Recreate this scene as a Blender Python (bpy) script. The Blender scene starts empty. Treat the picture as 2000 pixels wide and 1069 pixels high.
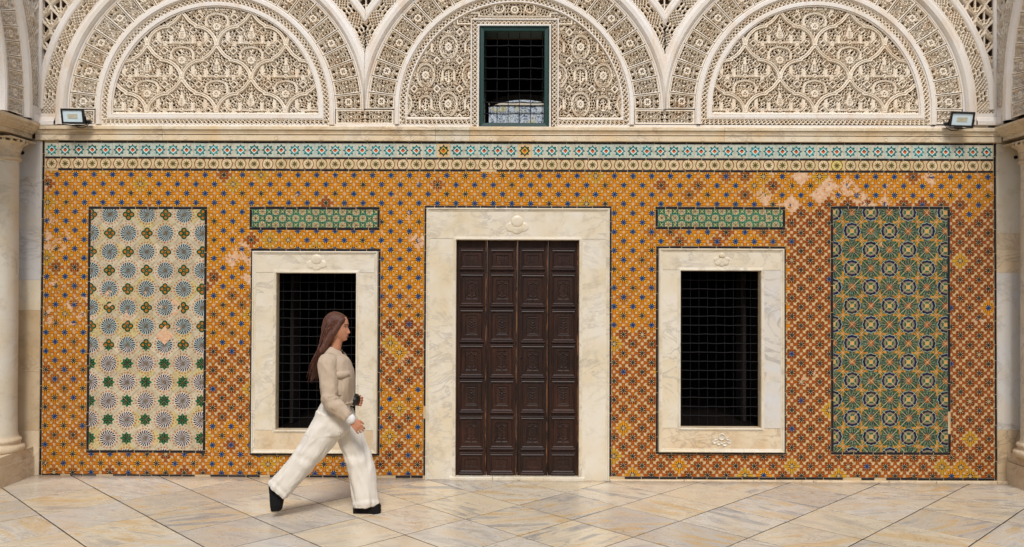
import bpy, bmesh, math, random
import numpy as np
from mathutils import Vector, Matrix, noise as mnoise

random.seed(7)
SC = bpy.context.scene
COL = SC.collection
R = math.radians

# ------------------------------------------------------------------ camera
F_PX, CAM_H, CAM_D = 1600.0, 1.93, 8.13
PITCH, YAW, ROLL = R(0.73), R(-0.25), R(0.2)
CAM = np.array([0.036, -CAM_D, CAM_H])
_f = np.array([math.sin(YAW) * math.cos(PITCH), math.cos(YAW) * math.cos(PITCH), math.sin(PITCH)])
_r0 = np.array([math.cos(YAW), -math.sin(YAW), 0.0])
_u0 = np.cross(_r0, _f)
_r = _r0 * math.cos(ROLL) + _u0 * math.sin(ROLL)
_u = np.cross(_r, _f)
cam_data = bpy.data.cameras.new('camera')
cam = bpy.data.objects.new('camera', cam_data)
COL.objects.link(cam)
cam_data.sensor_width = 36.0
cam_data.lens = F_PX / 2000.0 * 36.0
cam_data.clip_start, cam_data.clip_end = 0.1, 500.0
cam.matrix_world = Matrix(((_r[0], _u[0], -_f[0], CAM[0]), (_r[1], _u[1], -_f[1], CAM[1]),
                           (_r[2], _u[2], -_f[2], CAM[2]), (0, 0, 0, 1)))
SC.camera = cam

# ------------------------------------------------------------------ sky, sun, exposure
SUN_EL, SUN_AZ = R(50), R(1)          # azimuth measured from straight behind the camera, towards the left
world = bpy.data.worlds.new('World')
SC.world = world
world.use_nodes = True
wn = world.node_tree
wn.nodes.clear()
sky = wn.nodes.new('ShaderNodeTexSky')
sky.sky_type = 'NISHITA'
sky.sun_disc = False
sky.sun_elevation = SUN_EL
sky.sun_rotation = math.pi + SUN_AZ
sky.air_density, sky.dust_density, sky.ozone_density = 1.0, 2.0, 1.0
bg = wn.nodes.new('ShaderNodeBackground')
bg.inputs[1].default_value = 0.085
wo = wn.nodes.new('ShaderNodeOutputWorld')
wn.links.new(sky.outputs[0], bg.inputs[0])
wn.links.new(bg.outputs[0], wo.inputs[0])
sun_d = bpy.data.lights.new('sun', 'SUN')
sun_d.energy, sun_d.angle, sun_d.color = 1.5, R(17), (1.0, 0.975, 0.945)
sun = bpy.data.objects.new('sun', sun_d)
COL.objects.link(sun)
sdir = Vector((math.sin(SUN_AZ) * math.cos(SUN_EL), -math.cos(SUN_AZ) * math.cos(SUN_EL), math.sin(SUN_EL)))
sun.rotation_euler = sdir.to_track_quat('Z', 'Y').to_euler()
sun.location = sdir * 40
vs = SC.view_settings
vs.view_transform, vs.look, vs.gamma, vs.use_curve_mapping = 'Standard', 'None', 1.0, False
vs.exposure = 0.8
SC.cycles.max_bounces = 6
SC.cycles.diffuse_bounces = 4


# ------------------------------------------------------------------ pixel -> place helpers (measuring the photograph)
def ray(px, py):
    return _r * ((px - 1000.0) / F_PX) + _u * ((534.5 - py) / F_PX) + _f


def wp(px, py, y=0.0):
    d = ray(px, py)
    s = (y - CAM[1]) / d[1]
    return CAM[0] + d[0] * s, CAM[2] + d[2] * s


FLOOR_TILT = -0.0042                     # the court drains slightly to the right


def rect(x0, y0, x1, y1, y=0.0):
    """pixel rectangle on the wall -> X0, X1, Z0, Z1 in metres"""
    a, b, c, d = wp(x0, y0, y), wp(x1, y0, y), wp(x0, y1, y), wp(x1, y1, y)
    return (a[0] + c[0]) / 2, (b[0] + d[0]) / 2, (c[1] + d[1]) / 2, (a[1] + b[1]) / 2


K = F_PX / CAM_D                         # photograph pixels per metre on the wall


# ------------------------------------------------------------------ object helpers
def link(name, me, mat=None, parent=None):
    o = bpy.data.objects.new(name, me)
    COL.objects.link(o)
    if mat is not None:
        for m in (mat if isinstance(mat, (list, tuple)) else [mat]):
            me.materials.append(m)
    if parent is not None:
        o.parent = parent
    return o


def empty(name, loc=(0, 0, 0)):
    o = bpy.data.objects.new(name, None)
    COL.objects.link(o)
    o.location = loc
    o.empty_display_size = 0.1
    return o


def tag(o, label=None, cat=None, group=None, kind=None):
    if label: o['label'] = label
    if cat: o['category'] = cat
    if group: o['group'] = group
    if kind: o['kind'] = kind
    return o


def mesh_np(name, V, Q, smooth=True):
    """fast mesh from vertex array (n,3) and quad array (m,4)"""
    me = bpy.data.meshes.new(name)
    V = np.ascontiguousarray(V, dtype=np.float32)
    Q = np.ascontiguousarray(Q, dtype=np.int32)
    me.vertices.add(len(V))
    me.vertices.foreach_set('co', V.ravel())
    me.loops.add(Q.size)
    me.loops.foreach_set('vertex_index', Q.ravel())
    me.polygons.add(len(Q))
    me.polygons.foreach_set('loop_start', np.arange(0, Q.size, 4, dtype=np.int32))
    me.polygons.foreach_set('loop_total', np.full(len(Q), 4, dtype=np.int32))
    me.polygons.foreach_set('use_smooth', np.full(len(Q), smooth, dtype=bool))
    me.update(calc_edges=True)
    me.validate()
    return me


class MB:
    """collects faces, then links them as ONE mesh object"""

    def __init__(s):
        s.v, s.f, s.uv, s.sm, s.col = [], [], [], [], []

    def face(s, pts, uv=None, smooth=False, col=None):
        b = len(s.v)
        s.v += [tuple(p) for p in pts]
        s.f.append(list(range(b, b + len(pts))))
        s.uv.append(uv if uv else [(0, 0)] * len(pts))
        s.sm.append(smooth)
        s.col.append(col)

    def grid(s, rows, closed_u=False, closed_v=False, smooth=True, flip=False):
        """rows: list of equally long point lists"""
        b, n, m = len(s.v), len(rows), len(rows[0])
        for r_ in rows:
            s.v += [tuple(p) for p in r_]
        for i in range(n - (0 if closed_v else 1)):
            for j in range(m - (0 if closed_u else 1)):
                i2, j2 = (i + 1) % n, (j + 1) % m
                q = [b + i * m + j, b + i * m + j2, b + i2 * m + j2, b + i2 * m + j]
                if flip: q.reverse()
                s.f.append(q); s.uv.append([(0, 0)] * 4); s.sm.append(smooth); s.col.append(None)

    def box(s, x0, x1, y0, y1, z0, z1, b=0.0):
        """box; b chamfers the edges of the face turned to the court (-Y)"""
        A = [(x0 + b, y0, z0 + b), (x1 - b, y0, z0 + b), (x1 - b, y0, z1 - b), (x0 + b, y0, z1 - b)]
        B = [(x0, y0 + b, z0), (x1, y0 + b, z0), (x1, y0 + b, z1), (x0, y0 + b, z1)]
        C = [(x0, y1, z0), (x1, y1, z0), (x1, y1, z1), (x0, y1, z1)]
        s.face(A)
        rings = ([(A, B)] if b > 0 else []) + [(B, C)]
        for P, Q in rings:
            for i in range(4):
                j = (i + 1) % 4
                s.face([P[j], P[i], Q[i], Q[j]])
        s.face(C[::-1])

    def plate(s, poly, y0, y1, b=0.0015, uvf=None, col=None):
        """convex polygon (x,z) counter-clockwise seen from the court, chamfered"""
        n = len(poly)
        cx = sum(p[0] for p in poly) / n
        cz = sum(p[1] for p in poly) / n
        inn = []
        for x, z in poly:
            dx, dz = cx - x, cz - z
            L = math.hypot(dx, dz) or 1
            k = min(0.45, b * 1.3 / L)
            inn.append((x + dx * k, z + dz * k))
        U = (lambda p: uvf(p[0], p[1])) if uvf else (lambda p: (0, 0))
        s.face([(x, y0, z) for x, z in inn], [U(p) for p in inn], col=col)
        for i in range(n):
            j = (i + 1) % n
            s.face([(inn[j][0], y0, inn[j][1]), (inn[i][0], y0, inn[i][1]), (poly[i][0], y0 + b, poly[i][1]),
                    (poly[j][0], y0 + b, poly[j][1])], [U(inn[j]), U(inn[i]), U(poly[i]), U(poly[j])], col=col)
            s.face([(poly[j][0], y0 + b, poly[j][1]), (poly[i][0], y0 + b, poly[i][1]), (poly[i][0], y1, poly[i][1]),
                    (poly[j][0], y1, poly[j][1])], [U(poly[j]), U(poly[i]), U(poly[i]), U(poly[j])], col=col)

    def tube(s, pts, r, n=6, closed=False):
        pts = [Vector(p) for p in pts]
        rows = []
        for i, p in enumerate(pts):
            a = pts[i - 1] if (i or closed) else p
            c = pts[(i + 1) % len(pts)] if (i < len(pts) - 1 or closed) else p
            t = (c - a).normalized()
            up = Vector((0, 1, 0)) if abs(t.y) < 0.9 else Vector((1, 0, 0))
            e1 = t.cross(up).normalized()
            e2 = t.cross(e1)
            rr = r[i] if isinstance(r, (list, tuple)) else r
            rows.append([p + (e1 * math.cos(k * 2 * math.pi / n) + e2 * math.sin(k * 2 * math.pi / n)) * rr for k in range(n)])
        s.grid(rows, closed_u=True, closed_v=closed, flip=True)
        if not closed:
            s.face(rows[0][::-1]); s.face(rows[-1])

    def lathe(s, prof, cx, cy, n=28):
        """prof: list of (r, z)"""
        rows = [[(cx + r_ * math.cos(2 * math.pi * k / n), cy + r_ * math.sin(2 * math.pi * k / n), z) for k in range(n)]
                for r_, z in prof]
        s.grid(rows, closed_u=True)
        s.face(rows[0][::-1]); s.face(rows[-1])

    def mesh(s, name):
        me = bpy.data.meshes.new(name)
        me.from_pydata(s.v, [], s.f)
        ul = me.uv_layers.new(name='UVMap')
        flat = [c for u in s.uv for p in u for c in p]
        ul.data.foreach_set('uv', flat)
        me.polygons.foreach_set('use_smooth', s.sm)
        if any(c is not None for c in s.col):
            at = me.attributes.new('var', 'FLOAT_COLOR', 'CORNER')
            arr = []
            for c, f in zip(s.col, s.f):
                arr += list((c or (0, 0, 0)) + (1.0,)) * len(f)
            at.data.foreach_set('color', arr)
        me.update()
        return me

    def build(s, name, mat, parent=None, weld=False):
        me = s.mesh(name)
        if weld:
            bm = bmesh.new(); bm.from_mesh(me)
            bmesh.ops.remove_doubles(bm, verts=bm.verts, dist=0.0002)
            bm.to_mesh(me); bm.free()
        return link(name, me, mat, parent)


def clip_half(poly, ax, lim, keep_less):
    """clip a polygon with x or z half-plane"""
    out = []
    n = len(poly)
    for i in range(n):
        a, b = poly[i], poly[(i + 1) % n]
        ia = (a[ax] <= lim) == keep_less
        ib = (b[ax] <= lim) == keep_less
        if ia: out.append(a)
        if ia != ib:
            t = (lim - a[ax]) / (b[ax] - a[ax])
            out.append((a[0] + (b[0] - a[0]) * t, a[1] + (b[1] - a[1]) * t))
    return out


def clip_rect(poly, x0, x1, z0, z1):
    for ax, lim, less in ((0, x0, False), (0, x1, True), (1, z0, False), (1, z1, True)):
        if len(poly) < 3: return []
        poly = clip_half(poly, ax, lim, less)
    return poly if len(poly) >= 3 else []


def area(poly):
    return 0.5 * sum(poly[i][0] * poly[(i + 1) % len(poly)][1] - poly[(i + 1) % len(poly)][0] * poly[i][1] for i in range(len(poly)))


def minus_rect(polys, x0, x1, z0, z1):
    res = []
    for p in polys:
        xs = [q[0] for q in p]; zs = [q[1] for q in p]
        if max(xs) <= x0 or min(xs) >= x1 or max(zs) <= z0 or min(zs) >= z1:
            res.append(p); continue
        res.append(clip_half(p, 0, x0, True)); res.append(clip_half(p, 0, x1, False))
        mid = clip_half(p, 0, x0, False)
        mid = clip_half(mid, 0, x1, True) if len(mid) > 2 else []
        if len(mid) > 2:
            res.append(clip_half(mid, 1, z0, True)); res.append(clip_half(mid, 1, z1, False))
    return [p for p in res if len(p) >= 3 and abs(area(p)) > 4e-5]


# ------------------------------------------------------------------ node expressions
def c(r, g, b):
    """sRGB 0-255 -> linear"""
    f = lambda v: (v / 255 / 12.92) if v / 255 <= 0.04045 else ((v / 255 + 0.055) / 1.055) ** 2.4
    return (f(r), f(g), f(b), 1.0)


class NT:
    """thin layer that writes shader expressions as nodes"""

    def __init__(s, name):
        s.mat = bpy.data.materials.new(name)
        s.mat.use_nodes = True
        s.t = s.mat.node_tree
        s.t.nodes.clear()
        s.out = s.t.nodes.new('ShaderNodeOutputMaterial')
        s.b = s.t.nodes.new('ShaderNodeBsdfPrincipled')
        s.t.links.new(s.b.outputs[0], s.out.inputs[0])

    def n(s, typ, **kw):
        nd = s.t.nodes.new(typ)
        for k, v in kw.items(): setattr(nd, k, v)
        return nd

    def put(s, sock, v):
        if isinstance(v, E): s.t.links.new(v.s, sock)
        elif isinstance(v, bpy.types.NodeSocket): s.t.links.new(v, sock)
        else: sock.default_value = v

    def m(s, op, *a, clamp=False):
        nd = s.n('ShaderNodeMath', operation=op, use_clamp=clamp)
        for i, v in enumerate(a): s.put(nd.inputs[i], v)
        return E(s, nd.outputs[0])

    def mix(s, fac, a, b, mode='MIX'):
        nd = s.n('ShaderNodeMix', data_type='RGBA', blend_type=mode)
        s.put(nd.inputs[0], fac); s.put(nd.inputs[6], a); s.put(nd.inputs[7], b)
        return nd.outputs[2]

    def uv(s, hand=2.2):
        u = s.n('ShaderNodeUVMap', uv_map='UVMap')
        sp = s.n('ShaderNodeSeparateXYZ')
        s.t.links.new(u.outputs[0], sp.inputs[0])
        if not hand: return E(s, sp.outputs[0]), E(s, sp.outputs[1])
        # an unsteady brush: the painted lines wander a little
        nd = s.n('ShaderNodeTexNoise')
        s.t.links.new(s.pos(), nd.inputs['Vector'])
        nd.inputs['Scale'].default_value = 42.0; nd.inputs['Detail'].default_value = 2.0
        s2 = s.n('ShaderNodeSeparateXYZ')
        s.t.links.new(nd.outputs['Color'], s2.inputs[0])
        return E(s, sp.outputs[0]) + (E(s, s2.outputs[0]) - 0.5) * hand, E(s, sp.outputs[1]) + (E(s, s2.outputs[1]) - 0.5) * hand

    def var(s):
        """variation of a piece: object colour, or the mesh attribute where pieces are joined"""
        oi = s.n('ShaderNodeObjectInfo')
        at = s.n('ShaderNodeAttribute', attribute_name='var')
        ad = s.n('ShaderNodeVectorMath', operation='ADD')
        s.t.links.new(oi.outputs['Color'], ad.inputs[0]); s.t.links.new(at.outputs['Color'], ad.inputs[1])
        sp = s.n('ShaderNodeSeparateXYZ')
        s.t.links.new(ad.outputs[0], sp.inputs[0])
        return [E(s, sp.outputs[i]) for i in range(3)]

    def pos(s):
        return s.n('ShaderNodeNewGeometry').outputs['Position']

    def obj(s):
        return s.n('ShaderNodeTexCoord').outputs['Object']

    def rnd(s):
        return E(s, s.n('ShaderNodeObjectInfo').outputs['Random'])

    def noise(s, vec, scale, detail=4, rough=0.55, dist=0.0, stretch=None, off=None):
        v = vec
        if off is not None:
            a = s.n('ShaderNodeVectorMath', operation='ADD')
            s.put(a.inputs[0], v)
            cb = s.n('ShaderNodeCombineXYZ')
            for i in range(3): s.put(cb.inputs[i], off)
            s.t.links.new(cb.outputs[0], a.inputs[1])
            v = a.outputs[0]
        if stretch:
            mp = s.n('ShaderNodeMapping')
            mp.inputs['Scale'].default_value = stretch[0]
            if len(stretch) > 1: mp.inputs['Rotation'].default_value = stretch[1]
            s.put(mp.inputs[0], v); v = mp.outputs[0]
        nd = s.n('ShaderNodeTexNoise')
        s.put(nd.inputs['Vector'], v)
        nd.inputs['Scale'].default_value = scale; nd.inputs['Detail'].default_value = detail
        nd.inputs['Roughness'].default_value = rough; nd.inputs['Distortion'].default_value = dist
        return E(s, nd.outputs[0])

    def done(s, col, rough=0.5, bump=None, bump_d=0.002, spec=0.5, coat=0.0):
        s.put(s.b.inputs['Base Color'], col)
        s.put(s.b.inputs['Roughness'], rough)
        s.b.inputs['Specular IOR Level'].default_value = spec
        if coat:
            s.b.inputs['Coat Weight'].default_value = coat; s.b.inputs['Coat Roughness'].default_value = 0.12
        if bump is not None:
            bp = s.n('ShaderNodeBump')
            bp.inputs['Distance'].default_value = bump_d; bp.inputs['Strength'].default_value = 0.6
            s.put(bp.inputs['Height'], bump)
            s.t.links.new(bp.outputs[0], s.b.inputs['Normal'])
        return s.mat


class E:
    def __init__(s, nt, sock): s.nt, s.s = nt, sock
    def __add__(s, o): return s.nt.m('ADD', s, o)
    __radd__ = __add__
    def __sub__(s, o): return s.nt.m('SUBTRACT', s, o)
    def __rsub__(s, o): return s.nt.m('SUBTRACT', o, s)
    def __mul__(s, o): return s.nt.m('MULTIPLY', s, o)
    __rmul__ = __mul__
    def __truediv__(s, o): return s.nt.m('DIVIDE', s, o)
    def abs(s): return s.nt.m('ABSOLUTE', s)
    def max(s, o): return s.nt.m('MAXIMUM', s, o)
    def min(s, o): return s.nt.m('MINIMUM', s, o)
    def cos(s): return s.nt.m('COSINE', s)
    def frac(s): return s.nt.m('FRACT', s)
    def lt(s, e, w=0.6):
        """soft 1 where self < e"""
        if isinstance(e, E): return s.nt.m('MULTIPLY_ADD', e - s, 1.0 / w, 0.5, clamp=True)
        return s.nt.m('MULTIPLY_ADD', s, -1.0 / w, e / w + 0.5, clamp=True)
    def gt(s, e, w=0.6):
        if isinstance(e, E): return s.nt.m('MULTIPLY_ADD', s - e, 1.0 / w, 0.5, clamp=True)
        return s.nt.m('MULTIPLY_ADD', s, 1.0 / w, -e / w + 0.5, clamp=True)
    def band(s, a, b, w=0.6): return s.gt(a, w) * s.lt(b, w)
    def hyp(s, o): return s.nt.m('SQRT', s * s + o * o)
    def ang(s, x): return s.nt.m('ARCTAN2', s, x)
# ------------------------------------------------------------------ materials
def m_plain(name, col, rough=0.6, var=0.12, scale=6.0, bump=0.0, spec=0.5):
    t = NT(name)
    n = t.noise(t.pos(), scale, 5, 0.6)
    dark = tuple(v * (1 - var * 2.2) for v in col[:3]) + (1,)
    lite = tuple(min(1, v * (1 + var)) for v in col[:3]) + (1,)
    fac = n.gt(0.5, 0.5)
    return t.done(t.mix(fac, dark, lite), rough, t.noise(t.pos(), scale * 9, 3) if bump else None, bump or 0.001, spec)


def m_stucco():
    t = NT('carved_stucco')
    p = t.pos()
    big = t.noise(p, 1.7, 5, 0.6)
    fine = t.noise(p, 38.0, 4, 0.6)
    col = t.mix(big.gt(0.5, 0.35), c(235, 219, 194), c(236, 226, 209))
    stain = t.noise(p, 5.0, 6, 0.68, 0.6).gt(0.58, 0.16) * 0.55
    col = t.mix(stain, col, c(219, 191, 156))
    col = t.mix(fine.gt(0.62, 0.2) * 0.35, col, c(205, 176, 142))
    return t.done(col, 0.82, fine, 0.0012, 0.25)


def m_moulding():
    t = NT('plaster_moulding')
    p = t.pos()
    big = t.noise(p, 2.3, 5, 0.6)
    col = t.mix(big.gt(0.5, 0.3), c(228, 218, 203), c(232, 226, 217))
    streak = t.noise(p, 6.0, 5, 0.65, 0.4, ((1, 1, 0.35),)).gt(0.6, 0.14) * 0.5
    col = t.mix(streak, col, c(216, 188, 156))
    fine = t.noise(p, 60.0, 3)
    col = t.mix(fine.gt(0.66, 0.1) * 0.3, col, c(190, 165, 138))
    return t.done(col, 0.7, fine, 0.0008, 0.3)


def m_marble(name, base, warm, vein, vs=1.0, rough=0.38, dirt=None):
    t = NT(name)
    p = t.pos()
    off = t.rnd() * 37.0
    cloud = t.noise(p, 2.2 * vs, 6, 0.6, 0.8, off=off)
    col = t.mix(cloud.gt(0.52, 0.3), base, warm)
    v1 = t.noise(p, 1.9 * vs, 8, 0.62, 1.6, ((1.0, 1.0, 1.7), (0, R(38), 0)), off=off)
    line = ((v1 - 0.5).abs()).lt(0.018, 0.035)
    pres = t.noise(p, 1.3 * vs, 3, 0.5, off=off).gt(0.5, 0.2)
    col = t.mix(line * pres * 0.55, col, vein)
    st = t.noise(p, 7.0, 6, 0.7, 0.3, off=off).gt(0.6, 0.16) * 0.5
    col = t.mix(st, col, dirt or tuple(a * 0.72 for a in warm[:3]) + (1,))
    pit = t.noise(p, 90.0, 2).gt(0.74, 0.05) * 0.4
    col = t.mix(pit, col, c(120, 95, 70))
    return t.done(col, rough, t.noise(p, 26.0, 4), 0.0012, 0.45)


def m_floor():
    t = NT('floor_marble')
    p = t.pos()
    r1 = t.rnd()
    off = r1 * 53.0
    # every slab was cut and laid its own way round
    vr = t.n('ShaderNodeVectorRotate', rotation_type='Z_AXIS')
    t.put(vr.inputs['Vector'], p)
    t.put(vr.inputs['Angle'], ((r1 * 91.7).frac() - 0.5) * 1.7)
    q = vr.outputs[0]
    fr = lambda k: (r1 * k).frac()
    r2, r3 = fr(7.31), fr(17.7)
    col = t.mix(r2, c(221, 205, 175), c(212, 207, 197))
    col = t.mix(fr(29.3).gt(0.74, 0.02) * 0.5, col, c(176, 166, 154))
    cloud = t.noise(p, 1.7, 5, 0.6, 0.9, off=off)
    col = t.mix(cloud.gt(0.54, 0.25) * 0.6, col, c(203, 186, 158))
    broad = t.noise(q, 1.9, 6, 0.6, 0.9, ((1.0, 4.2, 1.0),), off=off)
    col = t.mix(broad.gt(0.56, 0.10) * (r3 * 0.62 + 0.06), col, c(206, 168, 104))
    col = t.mix(broad.lt(0.43, 0.10) * (fr(41.9) * 0.8 + 0.05), col, c(156, 152, 146))
    fine = t.noise(q, 4.2, 9, 0.66, 1.1, ((1.0, 4.6, 1.0),), off=off)
    patch = t.noise(p, 1.1, 3, 0.5, off=off * 1.7).gt(0.52, 0.16)
    col = t.mix(fine.gt(0.60, 0.05) * patch * (fr(63.1) * 0.6), col, c(178, 148, 104))
    vein = (t.noise(q, 2.3, 9, 0.66, 1.8, ((1.0, 2.6, 1.0),), off=off) - 0.5).abs().lt(0.007, 0.012)
    col = t.mix(vein * patch * 0.75, col, c(118, 102, 90))
    # contact shade painted into the slabs along the foot of the wall, scuffs, pits
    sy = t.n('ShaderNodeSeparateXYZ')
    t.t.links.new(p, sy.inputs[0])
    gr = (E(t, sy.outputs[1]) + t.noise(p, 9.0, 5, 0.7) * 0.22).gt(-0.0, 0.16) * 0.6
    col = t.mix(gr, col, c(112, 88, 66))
    worn = t.noise(p, 4.2, 6, 0.7).gt(0.62, 0.1) * 0.25
    col = t.mix(worn, col, c(160, 132, 100))
    speck = t.noise(p, 42.0, 2).gt(0.77, 0.03) * 0.7
    col = t.mix(speck, col, c(70, 55, 44))
    rough = t.noise(p, 6.0, 5) * 0.3 + 0.14
    return t.done(col, rough, t.noise(p, 5.0, 5, 0.65), 0.003, 0.45)


GLAZE_GROUT = c(206, 184, 150)
PLASTER = c(205, 152, 118)


def finish_tile(t, col, damage, rough=0.24):
    """wear shared by all glazed tiles: crazing, lost glaze, dulling"""
    p = t.pos()
    wear = t.noise(p, 22.0, 5, 0.62)
    col = t.mix(wear.gt(0.58, 0.25) * 0.4, col, c(108, 74, 38))
    chip = t.noise(p, 11.0, 8, 0.72, 0.5)
    msk = chip.gt(0.79 - damage * 0.42, 0.012)
    pink = t.mix(t.noise(p, 30.0, 4).gt(0.5, 0.3), c(200, 150, 112), c(218, 186, 152))
    col = t.mix(msk, col, pink)
    rg = msk * 0.4 + rough + wear * 0.2
    return t.done(col, rg, chip * 0.7 + wear * 0.3, 0.0035, 0.16)


def m_flower():
    t = NT('glazed_flower_tile')
    x, y = t.uv()
    hue, cen, dmg = t.var()
    ax, ay = x.abs(), y.abs()
    a, b = ax.max(ay), ax.min(ay)
    r = x.hyp(y)
    th = y.ang(x)
    red = hue.gt(0.44, 0.2)
    ground = t.mix(red, c(214, 144, 36), c(214, 186, 132))
    ground = t.mix(hue.lt(0.08, 0.06), ground, c(206, 168, 78))
    # cream squares either side of the joint, and small cream knots at the tips
    sq = (a - 12.4).abs().max((b - 6.1).abs()).lt(2.3, 0.7)
    knot = (a - 17.6).abs().hyp(b).lt(3.1, 0.7)
    col = t.mix(sq.max(knot), ground, c(212, 182, 138))
    fleck = ((a - 12.4).abs().max((b - 6.1).abs()) - 2.6).abs().lt(0.35, 0.5) * 0.55
    col = t.mix(fleck, col, c(110, 50, 16))
    # four trumpet petals on the axes
    w = (a - 5.0) * 0.11 + 1.7
    w = w + (a - 12.5).max(0.0) * 0.32
    inax = b.lt(w, 0.6) * a.band(4.6, 15.4, 0.7)
    petal = t.mix(hue.gt(0.4, 0.4), c(214, 132, 14), c(172, 86, 16))
    petal = t.mix(hue.gt(0.72, 0.2), petal, c(154, 74, 20))
    petal = t.mix(hue.lt(0.08, 0.05), petal, c(196, 150, 34))
    col = t.mix(inax, col, petal)
    edge = (b - w).abs().lt(0.55, 0.6) * a.band(5.2, 15.6, 0.6)
    col = t.mix(edge * (red * 0.25 + 0.65), col, c(98, 40, 12))
    col = t.mix((a - 15.5).abs().lt(0.45, 0.5) * b.lt(w, 0.6) * 0.5, col, c(104, 40, 12))
    # four round petals on the diagonals with a dark eye
    dp = (a - 5.5).hyp(b - 5.5)
    lob = dp.lt(3.3, 0.7)
    lobc = t.mix(red, c(220, 152, 28), c(164, 84, 20))
    lobc = t.mix(hue.gt(0.72, 0.2), lobc, c(146, 72, 20))
    col = t.mix(lob * (1 - inax * 0.6), col, lobc)
    col = t.mix((dp - 3.3).abs().lt(0.55, 0.6) * (red * 0.35 + 0.55), col, c(96, 36, 14))
    col = t.mix((a - 5.9).hyp(b - 5.9).lt(1.15, 0.5), col, c(42, 16, 8))
    # rayed eye of the flower
    ray8 = (th * 8.0).cos().gt(0.55, 0.4)
    blue = 1 - cen.gt(0.25, 0.05)
    pale = cen.gt(0.75, 0.05)
    dark = t.mix(blue, c(26, 18, 18), c(8, 15, 42))
    lite = t.mix(blue, c(196, 178, 142), c(140, 160, 182))
    rays = t.mix(ray8, dark, lite)
    core = t.mix(blue, t.mix(pale, c(40, 40, 36), c(190, 160, 110)), c(12, 46, 98))
    rim = r.lt(5.6, 0.7)
    col = t.mix(rim, col, rays)
    col = t.mix(r.lt(2.7, 0.8), col, core)
    return finish_tile(t, col, dmg)


def m_wheel():
    t = NT('glazed_starburst_tile')
    x, y = t.uv()
    typ, tint, dmg = t.var()
    yy = 18.2 - y
    r = x.hyp(yy)
    th = x.ang(yy)
    ground = t.mix(tint, c(203, 190, 162), c(180, 167, 138))
    ground = t.mix(tint.gt(0.8, 0.1) * 0.6, ground, c(204, 186, 120))
    col = ground
    two = typ.gt(0.5, 0.05)
    # pinwheel, curved rays
    ph = (th + r * 0.03) * 20.0
    ry = ph.cos() - 0.3
    lite = t.mix(two, c(186, 200, 196), c(218, 210, 204))
    dk = t.mix(two, c(8, 16, 26), c(22, 14, 20))
    wheel = t.mix(ry.gt(0.0, 0.7), dk, lite)
    wheel = t.mix(r.lt(4.0, 3.0) * 0.7, wheel, c(84, 66, 38))
    col = t.mix(r.lt(15.9 + ph.cos() * 0.9, 0.6), col, wheel)
    drop = (r - 18.7).abs().lt(1.7, 0.6) * (th * 20.0 + 1.57).cos().gt(0.15, 0.5)
    col = t.mix(drop * 0.85, col, c(168, 90, 34))
    # small flower at the far corner
    y2 = y + 18.2
    r2 = x.hyp(y2)
    th2 = x.ang(y2)
    quad = (th2 * 4.0).cos()
    pet = x.hyp(y2 - 6.0)
    cross = pet.lt(5.6, 0.6)
    four = t.mix(pet.lt(2.3, 0.7), c(22, 72, 46), c(206, 138, 40))
    four = t.mix(pet.lt(1.5, 0.8), four, c(184, 76, 22))
    star = t.mix((th2 * 8.0).cos().gt(0.1, 0.4) * r2.gt(2.5, 0.8), c(40, 40, 22), c(34, 108, 70))
    flo = t.mix(two, four, star)
    m2 = (1 - two) * cross + two * r2.lt(10.6 + (th2 * 8.0).cos() * 1.8, 0.6)
    col = t.mix(m2, col, flo)
    dots = (x.abs() - 5.0).hyp(y2 - 13.0).lt(1.2, 0.6)
    col = t.mix(dots, col, c(170, 84, 36))
    return finish_tile(t, col, dmg)


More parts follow.
